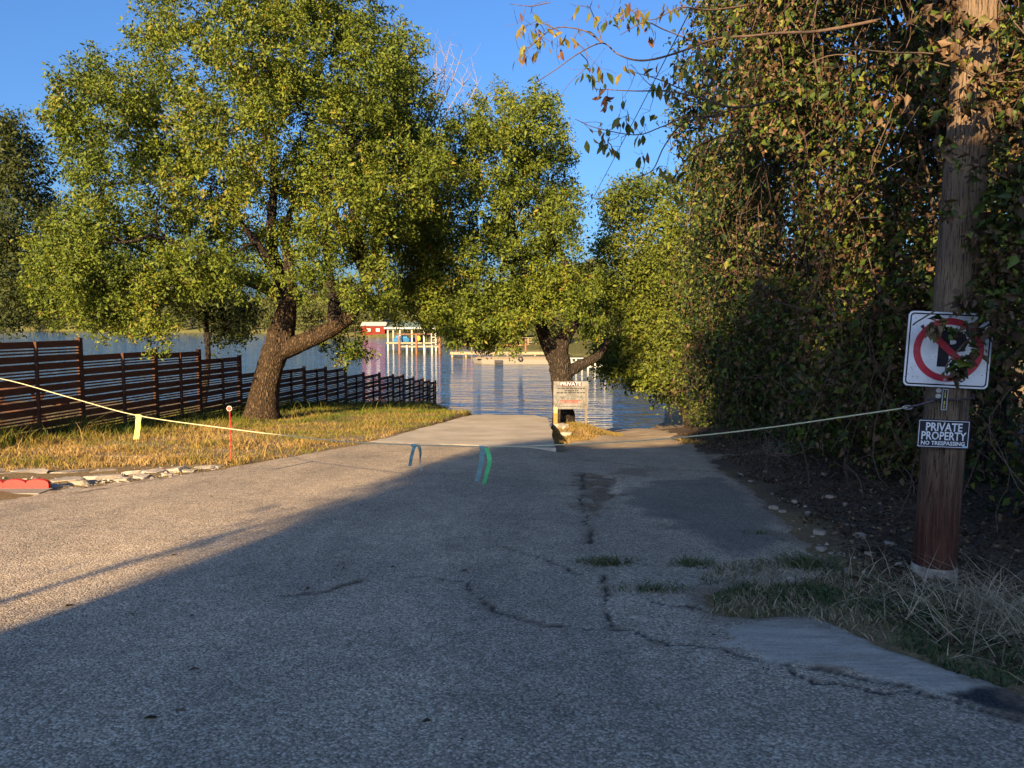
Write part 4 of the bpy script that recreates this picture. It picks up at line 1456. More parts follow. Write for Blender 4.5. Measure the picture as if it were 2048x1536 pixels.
mb = MB(); mb.prism(rrect(sw, sh_, 0.035), SM @ Matrix.Translation((0, 0, -0.003)), 0.003)
spn = mb.build('panel', MAT['sign_white'], SGN)
mb = MB(); frame_ring(mb, rrect(sw - 0.024, sh_ - 0.024, 0.028), rrect(sw - 0.044, sh_ - 0.044, 0.02), SM, 0.0002, 0.0012)
mb.build('border', MAT['black'], spn)
circ = lambda r, n=64, sx=1.08: [(r * sx * math.cos(2 * math.pi * i / n), r * math.sin(2 * math.pi * i / n)) for i in range(n)]
rr = sh_ * 0.425
link('letter', text_mesh('P', 0.335, SM @ Matrix.Translation((0.018, -0.005, 0.0004)), 0.018, 0.0006, 1.15), MAT['black'], spn)
mb = MB(); frame_ring(mb, circ(rr), circ(rr - 0.047), SM, 0.0002, 0.0026)
mb.prism([(x * math.cos(R(-41)) - y * math.sin(R(-41)), x * math.sin(R(-41)) + y * math.cos(R(-41))) for x, y in ((-rr + 0.02, -0.024), (rr - 0.02, -0.024), (rr - 0.02, 0.024), (-rr + 0.02, 0.024))], SM @ Matrix.Translation((0, 0, 0.0014)), 0.0018)
mb.build('prohibition_ring', MAT['sign_red'], spn)
for yy_ in (-rr + 0.012, rr + 0.01):
    mb = MB(); mb.prism(circ(0.011, 12, 1), SM @ Matrix.Translation((-0.01, yy_, 0.0027)), 0.004)
    mb.build('bolt', MAT['steel'], SGN)

# private property sign
PY = pb[1] - 0.165
pc = P(1887, 868, PY)
PMx = Matrix.Translation(Vector(pc)) @ Matrix.Rotation(R(-3), 4, 'Z') @ Matrix.Rotation(R(2.0), 4, 'Y') @ Matrix.Rotation(R(90), 4, 'X')
PS = thing('private_property_sign', 'small black sign reading PRIVATE PROPERTY NO TRESPASSING, low on the utility pole', 'sign', pc)
pw, ph = 103 / FPX * PY, 58 / FPX * PY
mb = MB(); mb.prism(rrect(pw, ph, 0.004, 2), PMx @ Matrix.Translation((0, 0, -0.002)), 0.002)
pnl = mb.build('panel', MAT['black'], PS)
mb = MB(); frame_ring(mb, rrect(pw - 0.016, ph - 0.016, 0.003, 2), rrect(pw - 0.024, ph - 0.024, 0.002, 2), PMx, 0.0002, 0.001)
mb.build('border', MAT['sign_white'], pnl)
S_ = ph
link('lettering', text_mesh('PRIVATE', S_ * 0.40, PMx @ Matrix.Translation((0, S_ * 0.225, 0.0004)), 0.0016, 0.0006, 0.84), MAT['sign_white'], pnl)
link('lettering', text_mesh('PROPERTY', S_ * 0.40, PMx @ Matrix.Translation((0, -S_ * 0.085, 0.0004)), 0.0016, 0.0006, 0.80), MAT['sign_white'], pnl)
link('lettering', text_mesh('NO TRESPASSING', S_ * 0.19, PMx @ Matrix.Translation((0, -S_ * 0.335, 0.0004)), 0.0010, 0.0006, 1.0), MAT['sign_white'], pnl)
mb = MB(); mb.prism([(-0.018, -0.006), (0.018, -0.006), (0.018, 0.006), (-0.018, 0.006)], PMx @ Matrix.Translation((pw * 0.42, -ph * 0.43, 0.0011)), 0.0005)
mb.build('sticker', m_plain('pale_blue_sticker', (0.35, 0.5, 0.62)), PS)
for yy_ in (ph * 0.40, -ph * 0.44):
    mb = MB(); mb.prism(circ(0.006, 10, 1), PMx @ Matrix.Translation((0, yy_, 0.0011)), 0.003)
    mb.build('nail', MAT['steel'], PS)

# pole number tag and two small round tags
tc = P(1889, 799, pb[1] - 0.163)
TM = Matrix.Translation(Vector(tc)) @ Matrix.Rotation(R(-3), 4, 'Z') @ Matrix.Rotation(R(3.2), 4, 'Y') @ Matrix.Rotation(R(90), 4, 'X')
TG = thing('number_tag', 'narrow upright black number tag in a white holder between the two pole signs', 'tag', tc)
tw_, th_ = 0.041, 0.155
mb = MB(); mb.prism(rrect(tw_, th_, 0.004, 2), TM @ Matrix.Translation((0, 0, -0.002)), 0.003); tpl = mb.build('plate', MAT['black'], TG)
mb = MB(); frame_ring(mb, rrect(tw_, th_, 0.004, 2), rrect(tw_ - 0.012, th_ - 0.014, 0.002, 2), TM, 0.0012, 0.004); mb.build('holder', MAT['white'], TG)
for k, ch in enumerate('124 472'[:7]):
    if ch != ' ':
        link('digit', text_mesh(ch, 0.024, TM @ Matrix.Translation((0, 0.056 - k * 0.0188, 0.0014)), 0.0006, 0.0005), MAT['yellow'], tpl)
for (u, v, lab) in ((1877.5, 781, 'upper round white tag nailed beside the number tag'), (1876.5, 792, 'lower round white tag nailed beside the number tag')):
    c = P(u, v, pb[1] - 0.158)
    M_ = Matrix.Translation(Vector(c)) @ Matrix.Rotation(R(-12), 4, 'Z') @ Matrix.Rotation(R(90), 4, 'X')
    t = thing('round_tag', lab, 'tag', c, 'round tags on the utility pole')
    mb = MB(); mb.prism(circ(0.017, 18, 1.1), M_ @ Matrix.Translation((0, 0, -0.002)), 0.003); mb.build('disc', MAT['white'], t)
    mb = MB(); mb.prism(circ(0.004, 10, 1), M_ @ Matrix.Translation((0, 0.004, 0.0011)), 0.003); mb.build('nail', MAT['steel'], t)

# overhead cable from the pole
mb = MB()
a, b = ptop + np.array((0, 0, -1.0)), P(1162, 440, 46)
mb.tube([a + (b - a) * (i / 20) - np.array((0, 0, 0.5 * math.sin(math.pi * i / 20) * 0.25)) for i in range(21)], 0.012, 5)
tag(mb.build('overhead_cable', MAT['black']), 'thin black overhead cable crossing the sky gap diagonally down to the left', 'cable')

# ------------------------------------------------------------------ rope barrier with tape ribbons
def rope_pt(u, v):
    # plan line of the rope: from the pole out to a post beyond the left edge of the picture
    xc = (u - 1024) / FPX
    d = P(u, v, 1.0)
    k = (pb[1] - 0.17)
    Yr = (k + 0.454 * 3.05) / (1 + 0.454 * d[0])
    return P(u, v, Yr)


rp = [(-330, 715), (-150, 735), (0, 757), (140, 795), (275, 831), (463, 858), (580, 872), (700, 884), (830, 890), (1000, 893), (1110, 890), (1300, 880), (1500, 860), (1700, 832), (1815, 815)]
rpts = [rope_pt(u, v) for u, v in rp]
mb = MB()
mb.tube(spline(rpts, 7), 0.0055, 7, 0.08)
RP = mb.build('rope_barrier', MAT['rope'])
tag(RP, 'thin pale rope slung across the road from the left verge to the utility pole', 'rope')
# chain, hook and tail at the pole
CH = thing('chain', 'rusty chain wrapped round the utility pole, holding the end of the rope', 'chain', rope_pt(1840, 808))
mb = MB()
cpts = [rope_pt(1815, 815) + (np.array(P(1868, 802, pb[1] - 0.165)) - rope_pt(1815, 815)) * t for t in np.linspace(0, 1, 8)]
for k in range(13):
    a = R(200 + k * 11.5)
    cpts.append(np.array((pb[0] + 0.14 + math.cos(a) * 0.172, pb[1] + math.sin(a) * 0.172, cpts[7][2] + 0.002 * k)) - np.array((0.10, 0, 0)))
cpts = spline(cpts, 3)
mb.tube(cpts, 0.0075, 6, 0.35)
mb.build('links', MAT['rust'], CH)
mb = MB(); mb.tube(spline([P(1925, 800, pb[1] - 0.17), P(1932, 820, pb[1] - 0.17), P(1940, 845, pb[1] - 0.16)], 8), 0.006, 5, 0.4); mb.build('tail', MAT['rust'], CH)
hk = rope_pt(1815, 815)
mb = MB(); mb.tube([hk + np.array((0.035 * math.cos(a), 0, 0.014 * math.sin(a))) for a in np.linspace(0, 2 * math.pi, 17)], 0.005, 6); mb.build('hook', MAT['steel'], CH)
# short post that holds the rope beyond the left edge
lp = rpts[0]
mb = MB(); mb.tube([(lp[0], lp[1], float(H(lp[0], lp[1])) - 0.2), (lp[0], lp[1], lp[2] + 0.15)], 0.06, 10)
tag(mb.build('rope_post', MAT['fence_post']), 'short round wooden post holding the left end of the rope', 'post')


def ribbon(name, label, mat, pts, w, Yfun, tw=0.0):
    """a strip hung in space: pts (u, v) down its centre line"""
    cs = spline([Yfun(u, v) for u, v in pts], 5)
    m_ = len(cs)
    vs, fs = [], []
    for i, c in enumerate(cs):
        c = c + np.array((0, 0.003 * math.sin(i * 1.1 + pts[0][0]), 0))
        a = 0.25 + 0.07 * math.sin(i * 1.3 + pts[0][0]) + tw * i / m_
        sx = np.array((math.cos(a), math.sin(a), 0)) * w / 2
        th = np.array((-math.sin(a), math.cos(a), 0)) * 0.0012
        vs += [c - sx - th, c + sx - th, c + sx + th, c - sx + th]
    for i in range(m_ - 1):
        for k in range(4):
            a, b = i * 4 + k, i * 4 + (k + 1) % 4
            fs.append((a, b, b + 4, a + 4))
    fs += [(3, 2, 1, 0), tuple((m_ - 1) * 4 + k for k in range(4))]
    mb = MB(); mb.raw(vs, fs)
    return mb.build(name, mat)


def at_rope(u0):
    v0 = np.interp(u0, [p[0] for p in rp], [p[1] for p in rp])
    Y0 = rope_pt(u0, v0)[1] - 0.012
    return lambda u, v: P(u, v, Y0)


def knotted(label, parts):
    u0, v0 = parts[0][1][0]
    f = at_rope(u0)
    t = thing('ribbon', label, 'ribbon', f(u0, v0), 'tape ribbons tied to the rope')
    for mat, pts, w, tw in parts:
        o = ribbon('tape_tail', label, mat, pts, w, f, tw)
        o.parent = t
        o.location = -t.location
    c = f(u0, v0)
    mb = MB(); mb.tube([c + np.array((-0.035, 0.012, 0.004)), c + np.array((0, 0.012, 0)), c + np.array((0.035, 0.012, -0.004))], [0.012, 0.016, 0.012], 8)
    mb.build('knot', parts[0][0], t)
    return t


knotted('single yellow-green tape ribbon hanging straight down from the rope over the verge', [(MAT['ribbon_y'], [(277, 832), (276, 850), (274, 866), (272, 878)], 0.055, 0.15)])
knotted('short dull teal tape ribbon with one twisted tail, left of the bright green one', [(MAT['ribbon_t'], [(829, 891), (826, 902), (822, 918), (820, 932)], 0.035, 0.4), (MAT['ribbon_t'], [(838, 892), (841, 905), (840, 922), (842, 942)], 0.03, 1.9)])
knotted('longest ribbon, teal and bright green tails together in the middle of the rope', [(MAT['ribbon_t'], [(966, 895), (963, 920), (958, 945), (954, 963)], 0.046, 0.2), (MAT['ribbon_g'], [(973, 896), (979, 920), (974, 945), (968, 968)], 0.042, 0.5)])

# ------------------------------------------------------------------ roadside things on the left
sx_, sy_ = G(463, 924)
sz_ = float(H(sx_, sy_))
RS = thing('reflector_stake', 'thin red driveway marker stake with a round red reflector, on the dry verge', 'marker', (sx_, sy_, sz_))
hs = (924 - 815) / FPX * sy_
MB().tube([(sx_, sy_, sz_ - 0.1), (sx_ - 0.005, sy_, sz_ + hs)], 0.0095, 8).build('rod', MAT['red'], RS)
M_ = Matrix.Translation((sx_ - 0.005, sy_ - 0.012, sz_ + hs)) @ Matrix.Rotation(R(90), 4, 'X')
mb = MB(); mb.prism(circ(0.044, 20, 1), M_ @ Matrix.Translation((0, 0, -0.008)), 0.012); mb.build('reflector_rim', MAT['white'], RS)
mb = MB(); mb.prism(circ(0.034, 20, 1), M_ @ Matrix.Translation((0, 0, 0.004)), 0.004); mb.build('reflector', MAT['red'], RS)

ex1, ey1 = G(97, 980)
ex0, ey0 = G(-10, 978)
ez = float(H(ex1, ey1))
ED = thing('scalloped_edging', 'bright red scalloped concrete edging block at the left edge of the road', 'edging', (ex1, ey1, ez))
seg = 46 / FPX * ey1 * 0.98
prof = [(0, 0)]
NS = 7
for k in range(NS):
    cx = -(k + 0.5) * seg
    for i in range(9):
        a = R(180 * i / 8)
        prof.append((cx + seg * 0.5 * math.cos(a), 0.075 + 0.05 * math.sin(a)))
prof.append((-NS * seg, 0))
M_ = Matrix.Translation((ex1, ey1, ez + 0.01)) @ Matrix.Rotation(R(2), 4, 'Z') @ Matrix.Rotation(R(90), 4, 'X')
mb = MB()
mb.prism(prof[::-1], M_ @ Matrix.Translation((0, 0, -0.07)), 0.07)
mb.build('block', MAT['red'], ED)
mb = MB(); mb.box((ex1 - 1.3, ey1 - 0.17, ez + 0.005), (2.75, 0.3, 0.05)); tag(mb.build('footing_slab', MAT['concrete_trim']), 'low pale concrete strip in front of the red scalloped edging', 'kerb')


def stone_mesh(name, sx, sy, sz, seed, rough=0.22):
    r_ = random.Random(seed)
    bm = bmesh.new()
    bmesh.ops.create_icosphere(bm, subdivisions=3 if rough < 0.2 else 2, radius=0.5)
    offs = [Vector((r_.uniform(-1, 1), r_.uniform(-1, 1), r_.uniform(-.35, .35))).normalized() for _ in range(6)] + [Vector((r_.uniform(-.2, .2), r_.uniform(-.2, .2), 1)).normalized()]
    cut = [r_.uniform(0.2, 0.4) for _ in offs[:-1]] + [0.2]
    for v in bm.verts:
        for o_, c_ in zip(offs, cut):
            d = v.co.dot(o_)
            if d > c_:
                v.co -= o_ * (d - c_)
        v.co *= 1 + r_.uniform(-rough, rough) * 0.25
        v.co = Vector((v.co.x * sx, v.co.y * sy, v.co.z * sz))
    me = bpy.data.meshes.new(name)
    bm.to_mesh(me); bm.free()
    return me


# broken limestone edging along the verge: its stones
cxy = G(220, 955)
RE = thing('stone_edging', 'broken pale limestone slabs lined along the road edge below the dry grass', 'stone edging', (*cxy, float(H(*cxy))))
k = 0
for (u, v, sx, sy, sz, rot) in ((25, 946, 0.75, 0.3, 0.07, 0.2), (75, 946, 0.45, 0.25, 0.08, -0.3), (122, 962, 0.55, 0.28, 0.12, 0.3), (140, 944, 0.5, 0.3, 0.08, 0.1), (170, 968, 0.42, 0.22, 0.16, 0.5), (205, 957, 0.5, 0.25, 0.15, 0.4), (200, 942, 0.45, 0.25, 0.08, 0),
                                 (245, 960, 0.35, 0.2, 0.12, 0.6), (268, 945, 0.4, 0.25, 0.10, 0.2), (280, 956, 0.3, 0.2, 0.12, 0.2), (312, 944, 0.42, 0.2, 0.13, 0.5), (335, 951, 0.32, 0.18, 0.11, 0.3), (352, 940, 0.42, 0.22, 0.13, 0.4), (380, 942, 0.32, 0.2, 0.10, 0.6),
                                 (405, 936, 0.3, 0.18, 0.08, 0.2), (432, 933, 0.3, 0.2, 0.07, 0.3), (150, 980, 0.38, 0.14, 0.07, 0.5), (118, 974, 0.3, 0.2, 0.10, 0.2), (225, 970, 0.3, 0.12, 0.06, 0.4), (300, 962, 0.22, 0.1, 0.06, 0.4), (50, 940, 0.5, 0.3, 0.07, 0.0), (-30, 944, 0.7, 0.3, 0.08, 0.1)):
    x, y = G(u, v)
    me = stone_mesh('stone', sx * 1.1, sy * 1.3, sz * 2.0, k + 5, 0.1)
    me.transform(Matrix.Translation((x, y, float(H(x, y)) - 0.015)) @ Matrix.Rotation(rot + random.uniform(-.3, .3), 4, 'Z') @ Matrix.Rotation(random.uniform(-.1, .1), 4, 'X'))
    link('stone', me, MAT['limestone'], RE)
    k += 1

# crumbled chips between the slabs and along the crumbling asphalt edge
mb_v, mb_f = [], []
for q in range(450):
    if q < 330:
        u, v = rng.uniform(-20, 450), 0
        v = np.interp(u, [-20, 110, 300, 450], [974, 968, 952, 934]) + rng.normal(0, 7)
    else:
        u = rng.uniform(1440, 1700); v = np.interp(u, [1440, 1530, 1600, 1700], [945, 1003, 1092, 1148]) + rng.normal(0, 26) - 16
        u += 30
    x, y = G(u, v)
    s_ = rng.uniform(0.012, 0.05) * (1 if q < 330 else 0.6)
    z = float(H(x, y)) + 0.004
    d = rdir(6) * s_ * np.array((1, 1, 0.6)) + np.array((x, y, z))
    b = len(mb_v)
    mb_v += [tuple(p) for p in d]
    mb_f += [(b, b + 1, b + 2), (b, b + 2, b + 3), (b, b + 3, b + 1), (b + 1, b + 2, b + 4), (b + 2, b + 3, b + 4), (b + 3, b + 1, b + 4), (b, b + 4, b + 5)]
me = bpy.data.meshes.new('gravel'); me.from_pydata(mb_v, [], mb_f)
tag(link('gravel', me, MAT['limestone']), kind='stuff')

# rocks on the right bank
def rock(u, v, s, label, mat, group=None, flat=0.6):
    x, y = G(u, v)
    me = stone_mesh('rock', s, s * random.uniform(0.6, 0.9), s * flat, int(u * 3 + v))
    me.transform(Matrix.Translation((x, y, float(H(x, y)) + s * 0.12)) @ Matrix.Rotation(random.uniform(0, 6), 4, 'Z'))
    tag(link('rock', me, mat), label, 'rock', group)


for (u, v, s) in ((1548, 1018, 0.14), (1565, 1025, 0.10), (1500, 965, 0.12), (1530, 945, 0.10), (1480, 950, 0.09), (1590, 1005, 0.10), (1660, 995, 0.13), (1690, 1010, 0.10), (1615, 1030, 0.12), (1700, 1055, 0.13), (1640, 1100, 0.12), (1575, 975, 0.12),
                  (1745, 1060, 0.10), (1760, 1010, 0.10), (1780, 1090, 0.12), (1650, 950, 0.11), (1610, 970, 0.10), (1680, 1110, 0.09), (1740, 1110, 0.10), (1550, 1050, 0.07), (1600, 1060, 0.08), (1800, 1130, 0.10), (1545, 990, 0.08), (1625, 1075, 0.07)):
    rock(u, v, s, 'brownish rock half buried in the dark dirt below the vine thicket', MAT['rock'], 'rocks on the dark dirt bank')
rock(1722, 1078, 0.17, 'largest brown rock on the dirt bank, left of the pole foot', MAT['rock'])
rock(1636, 1070, 0.15, 'upright pointed rock at the dirt edge of the dark asphalt', MAT['rock'], None, 0.9)
rock(1608, 1236, 0.05, 'small whitish stone at the top edge of the smooth asphalt tongue', MAT['limestone'], None, 0.9)
rock(1756, 1226, 0.05, 'small tan stone lying among the green weeds', MAT['limestone'])
rock(1458, 1303, 0.04, 'tiny pale stone at the tip of the smooth asphalt tongue', MAT['limestone'])
for (u, v, s, lab, fl) in ((1114, 858, 0.62, 'big white limestone slab leaning beside the concrete drive below the notice board', 0.8), (1130, 872, 0.5, 'white limestone block lying against the corner of the concrete drive', 0.6), (1128, 858, 0.4, 'tilted white stone right of the big limestone slab', 1.0)):
    rock(u, v, s, lab, MAT['limestone'], None, fl)

# ------------------------------------------------------------------ private notice board on two legs
NY = 24.0
def nb(u, v, dy=0.0): return P(u, v, NY + dy)
nbase = nb(1142, 846); nbase[2] = float(H(nbase[0], NY))
NB = thing('notice_board', 'weathered white notice board headed PRIVATE on two thin legs beside the concrete drive', 'sign', nbase)
c = nb(1141.5, 790.5)
bw_, bh_ = 69.5 / FPX * NY, 56 / FPX * NY
NM = Matrix.Translation(Vector(c)) @ Matrix.Rotation(R(2), 4, 'Z') @ Matrix.Rotation(R(90), 4, 'X')
m, nt = new_mat('stained_shaded_board_white')  # greys hold stains plus dappled shade painted into the white board
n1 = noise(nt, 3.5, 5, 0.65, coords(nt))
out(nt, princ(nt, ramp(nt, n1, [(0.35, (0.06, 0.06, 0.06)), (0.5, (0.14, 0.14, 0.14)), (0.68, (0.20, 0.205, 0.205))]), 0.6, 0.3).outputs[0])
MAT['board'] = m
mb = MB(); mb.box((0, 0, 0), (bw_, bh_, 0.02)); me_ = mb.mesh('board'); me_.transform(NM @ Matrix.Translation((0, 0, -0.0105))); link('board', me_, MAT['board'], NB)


def nrect(mb, x0, y0, x1, y1, z=0.0005, d=0.002):
    mb.prism([(x0, y0), (x1, y0), (x1, y1), (x0, y1)], NM @ Matrix.Translation((0, 0, z)), d)


mb = MB(); nrect(mb, -bw_ * 0.31, bh_ * 0.325, bw_ * 0.315, bh_ * 0.475); hp_ = mb.build('heading_panel', MAT['maroon'], NB)
link('lettering', text_mesh('PRIVATE', bh_ * 0.165, NM @ Matrix.Translation((0, bh_ * 0.40, 0.003)), 0.0, 0.001, 1.22), MAT['grey_leg' if False else 'sign_white'], hp_)
mb = MB()
for (yy2, x0, x1) in ((0.245, -0.37, 0.41), (0.165, -0.18, 0.22), (0.09, -0.41, 0.44)):
    x = x0
    while x < x1 - 0.03:
        w = random.uniform(0.03, 0.11)
        nrect(mb, x * bw_, (yy2 - 0.022) * bh_, min(x + w, x1) * bw_, (yy2 + 0.022) * bh_)
        x += w + 0.018
mb.build('small_print', MAT['ink'], NB)
mb = MB()
for (yy2, x0, x1) in ((0.01, -0.15, 0.2), (-0.06, -0.33, 0.35), (-0.13, -0.12, 0.14), (-0.40, -0.34, 0.34)):
    x = x0
    while x < x1 - 0.02:
        w = random.uniform(0.02, 0.09)
        nrect(mb, x * bw_, (yy2 - 0.018) * bh_, min(x + w, x1) * bw_, (yy2 + 0.018) * bh_)
        x += w + 0.018
for s, xx in ((-1, -0.40), (1, 0.40)):
    mb.prism([(s * 0.335 * bw_ - 0.008, -0.13 * bh_), (s * 0.335 * bw_ + 0.008, -0.13 * bh_), (s * 0.425 * bw_ + 0.008, -0.37 * bh_), (s * 0.425 * bw_ - 0.008, -0.37 * bh_)], NM @ Matrix.Translation((0, 0, 0.0005)), 0.002)
    mb.prism([(s * 0.44 * bw_, -0.40 * bh_), (s * 0.44 * bw_ - 0.03, -0.33 * bh_), (s * 0.44 * bw_ + 0.03, -0.33 * bh_)], NM @ Matrix.Translation((0, 0, 0.0028)), 0.002)
mb.build('faded_print', MAT['grey_ink'], NB)
mb = MB(); nrect(mb, -bw_ * 0.315, -bh_ * 0.29, bw_ * 0.315, -bh_ * 0.18); rp2 = mb.build('red_panel', MAT['salmon'], NB)
mb = MB()
nrect(mb, -bw_ * 0.305, -bh_ * 0.275, -bw_ * 0.17, -bh_ * 0.21, 0.0028, 0.001); nrect(mb, bw_ * 0.2, -bh_ * 0.275, bw_ * 0.305, -bh_ * 0.21, 0.0028, 0.001)
for k in range(9):
    nrect(mb, bw_ * (-0.14 + k * 0.036), -bh_ * 0.275, bw_ * (-0.115 + k * 0.036), -bh_ * 0.21, 0.0028, 0.001)
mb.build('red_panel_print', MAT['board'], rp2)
for u in (1110, 1172):
    a = nb(u, 790, 0.05); g_ = float(H(a[0], NY)) - 0.25
    MB().box((a[0], NY + 0.04, (a[2] + 0.3 + g_) / 2), (0.075, 0.05, a[2] + 0.3 - g_)).build('leg', m_plain('grey_leg_wood', (0.13, 0.11, 0.09), 0.8), NB)
ox = nb(1111, 832, -0.22)
og = float(H(ox[0], NY - 0.22))
OM = thing('orange_marker', 'short orange marker post in front of the left leg of the notice board', 'marker', (ox[0], NY - 0.22, og))
zt = nb(1111, 815, -0.22)[2]
zm = nb(1111, 826, -0.22)[2]
MB().box((ox[0], NY - 0.22, (zm + og - 0.1) / 2), (0.115, 0.05, zm - og + 0.1)).build('body', MAT['orange'], OM)
MB().box((ox[0], NY - 0.22, (zt + zm) / 2 + 0.001), (0.112, 0.052, zt - zm)).build('reflective_top', m_plain('pale_orange_band', (0.66, 0.38, 0.14), 0.4, 0.4, 0.3, 20), OM)
# dark piling behind the second oak
pp = P(1133, 700, 60)
mb = MB(); mb.tube([(pp[0], 60, LAKE_Z - 1.5), (pp[0], 60, P(1133, 640, 60)[2])], 0.16, 10)
tag(mb.build('mooring_post', MAT['fence_post']), 'tall dark mooring post standing in the water behind the smaller oak', 'post')

# ------------------------------------------------------------------ docks and buildings over the water
def zpix(v, Y): return float(P(1024, v, Y)[2])
def xpix(u, Y): return float(P(u, 690, Y)[0])


BY = 130.0
x0, x1 = xpix(776, BY), xpix(872, BY)
BH = thing('boathouse', 'open white boathouse with a grey-green roof standing over the water, boats inside', 'boathouse', ((x0 + x1) / 2, BY, LAKE_Z))
deck_z = zpix(686, BY)
MB().box(((x0 + x1) / 2, BY + 3, deck_z), (x1 - x0 + 0.5, 6.5, 0.25)).build('deck', MAT['tan_wood'], BH)
roof_z = zpix(655, BY)
for i in range(5):
    for j in (0, 1):
        xx = x0 + (x1 - x0) * i / 4
        MB().box((xx, BY + j * 6, (roof_z + LAKE_Z - 1) / 2), (0.22, 0.22, roof_z - LAKE_Z + 1)).build('post', MAT['white'], BH)
mb = MB()
xm = (x0 + x1) / 2
e = 0.5
vs = [(x0 - e, BY - e, roof_z), (x1 + e, BY - e, roof_z), (x1 + e, BY + 6 + e, roof_z), (x0 - e, BY + 6 + e, roof_z), (x0 + 2, BY + 3, roof_z + 1.1), (x1 - 2, BY + 3, roof_z + 1.1)]
mb.raw(vs, [(0, 1, 5, 4), (1, 2, 5), (2, 3, 4, 5), (3, 0, 4), (3, 2, 1, 0)])
bh_roof = mb.build('roof', MAT['green_roof'], BH)
MB().box((xm, BY - e - 0.06, roof_z - 0.1), (x1 - x0 + 1.1, 0.1, 0.28)).build('fascia', MAT['white'], bh_roof)
rz = zpix(668, BY)
MB().box((xm + 1, BY - 0.2, rz), (x1 - x0 - 1, 0.1, 0.14)).build('rail', MAT['rust_wood'], BH)
# boats in the slips
def hull(name, label, cx, cy, cz, L_, W_h, H_h, mat, cover=None):
    t = thing(name, label, 'boat', (cx, cy, cz))
    sec = [(-0.5, 0.8), (-0.2, 1), (0.15, 0.95), (0.38, 0.6), (0.5, 0.05)]
    mb = MB(); vs = []
    for t_, w in sec:
        x = cx + t_ * L_
        vs += [(x, cy - W_h * w / 2, cz + H_h), (x, cy - W_h * w * 0.3, cz), (x, cy + W_h * w * 0.3, cz), (x, cy + W_h * w / 2, cz + H_h)]
    fs = []
    for i in range(4):
        for k in range(3):
            a = i * 4 + k
            fs.append((a, a + 4, a + 5, a + 1))
        fs.append((i * 4 + 3, i * 4 + 7, i * 4 + 4, i * 4))
    fs.append((0, 1, 2, 3))
    mb.raw(vs, fs)
    mb.build('hull', mat, t)
    if cover:
        mb = MB(); mb.box((cx - L_ * 0.1, cy, cz + H_h + 0.18), (L_ * 0.55, W_h * 0.75, 0.35)); mb.build('cover', cover, t)
    return t


hull('motor_boat', 'small boat under a bright blue cover in the left slip of the boathouse', xpix(806, BY), BY + 1.5, zpix(684, BY), 3.6, 1.8, 0.7, MAT['blue'], MAT['blue'])
hull('motor_boat', 'navy boat with a lime yellow bow float in the middle slip of the boathouse', xpix(830, BY), BY + 1.5, zpix(684, BY), 3.2, 1.7, 0.7, MAT['navy'], None)
fl = P(837, 677, BY + 0.2)
mb = MB(); mb.lathe([(0.05, -0.5), (0.4, -0.3), (0.45, 0.1), (0.2, 0.45), (0.03, 0.5)], fl, 10)
tag(mb.build('boat_float', MAT['lime']), 'lime yellow float hanging by the navy boat in the boathouse', 'float')
LD = thing('dock_ladder', 'white ladder rising beside the right end of the boathouse', 'ladder', (xpix(868, BY), BY - 0.8, deck_z))
for s in (-0.35, 0.35):
    MB().box((xpix(868, BY) + s, BY - 0.8, deck_z + 1.0), (0.12, 0.1, 2.4)).build('rail', MAT['white'], LD)
for k in range(5):
    MB().box((xpix(868, BY), BY - 0.8, deck_z + 0.1 + k * 0.45), (0.58, 0.08, 0.1)).build('rung', MAT['white'], LD)
# low swim platform in front with reddish pilings
LZ = zpix(693, 118)
SP_ = thing('swim_platform', 'low reddish wooden platform on pilings in front of the boathouse', 'dock', (xpix(840, 118), 118, LAKE_Z))
xa, xb = xpix(800, 118), xpix(882, 118)
MB().box(((xa + xb) / 2, 119.5, LZ), (xb - xa, 4, 0.22)).build('deck', MAT['tan_wood'], SP_)
for i, u in enumerate((800, 815, 834, 850, 865, 880)):
    hh = zpix((672, 690, 668, 690, 690, 672)[i], 118)
    MB().tube([(xpix(u, 118), 117.4, LAKE_Z - 1), (xpix(u, 118), 117.4, hh)], 0.17, 8).build('piling', MAT['rust_wood'] if i in (0, 2, 5) else MAT['white'], SP_)
# long railed walkway to the shore
WY = 142
WZ = zpix(690, WY)
WK = thing('railed_walkway', 'long tan walkway with pale horizontal railings running right of the boathouse', 'walkway', (xpix(930, WY), WY, LAKE_Z))
xa, xb = xpix(880, WY), xpix(1120, WY)
MB().box(((xa + xb) / 2, WY, WZ), (xb - xa, 1.8, 0.25)).build('deck', MAT['rust_wood'], WK)
for k in range(16):
    xx = xa + (xb - xa) * k / 15
    MB().box((xx, WY - 0.85, (WZ + 1.35 + LAKE_Z - 1) / 2), (0.14, 0.14, WZ + 1.35 - LAKE_Z + 1)).build('post', MAT['tan_wood'], WK)
for dz in (0.55, 0.95, 1.35):
    MB().box(((xa + xb) / 2, WY - 0.95, WZ + dz), (xb - xa, 0.06, 0.10)).build('rail', MAT['tan_wood'], WK)
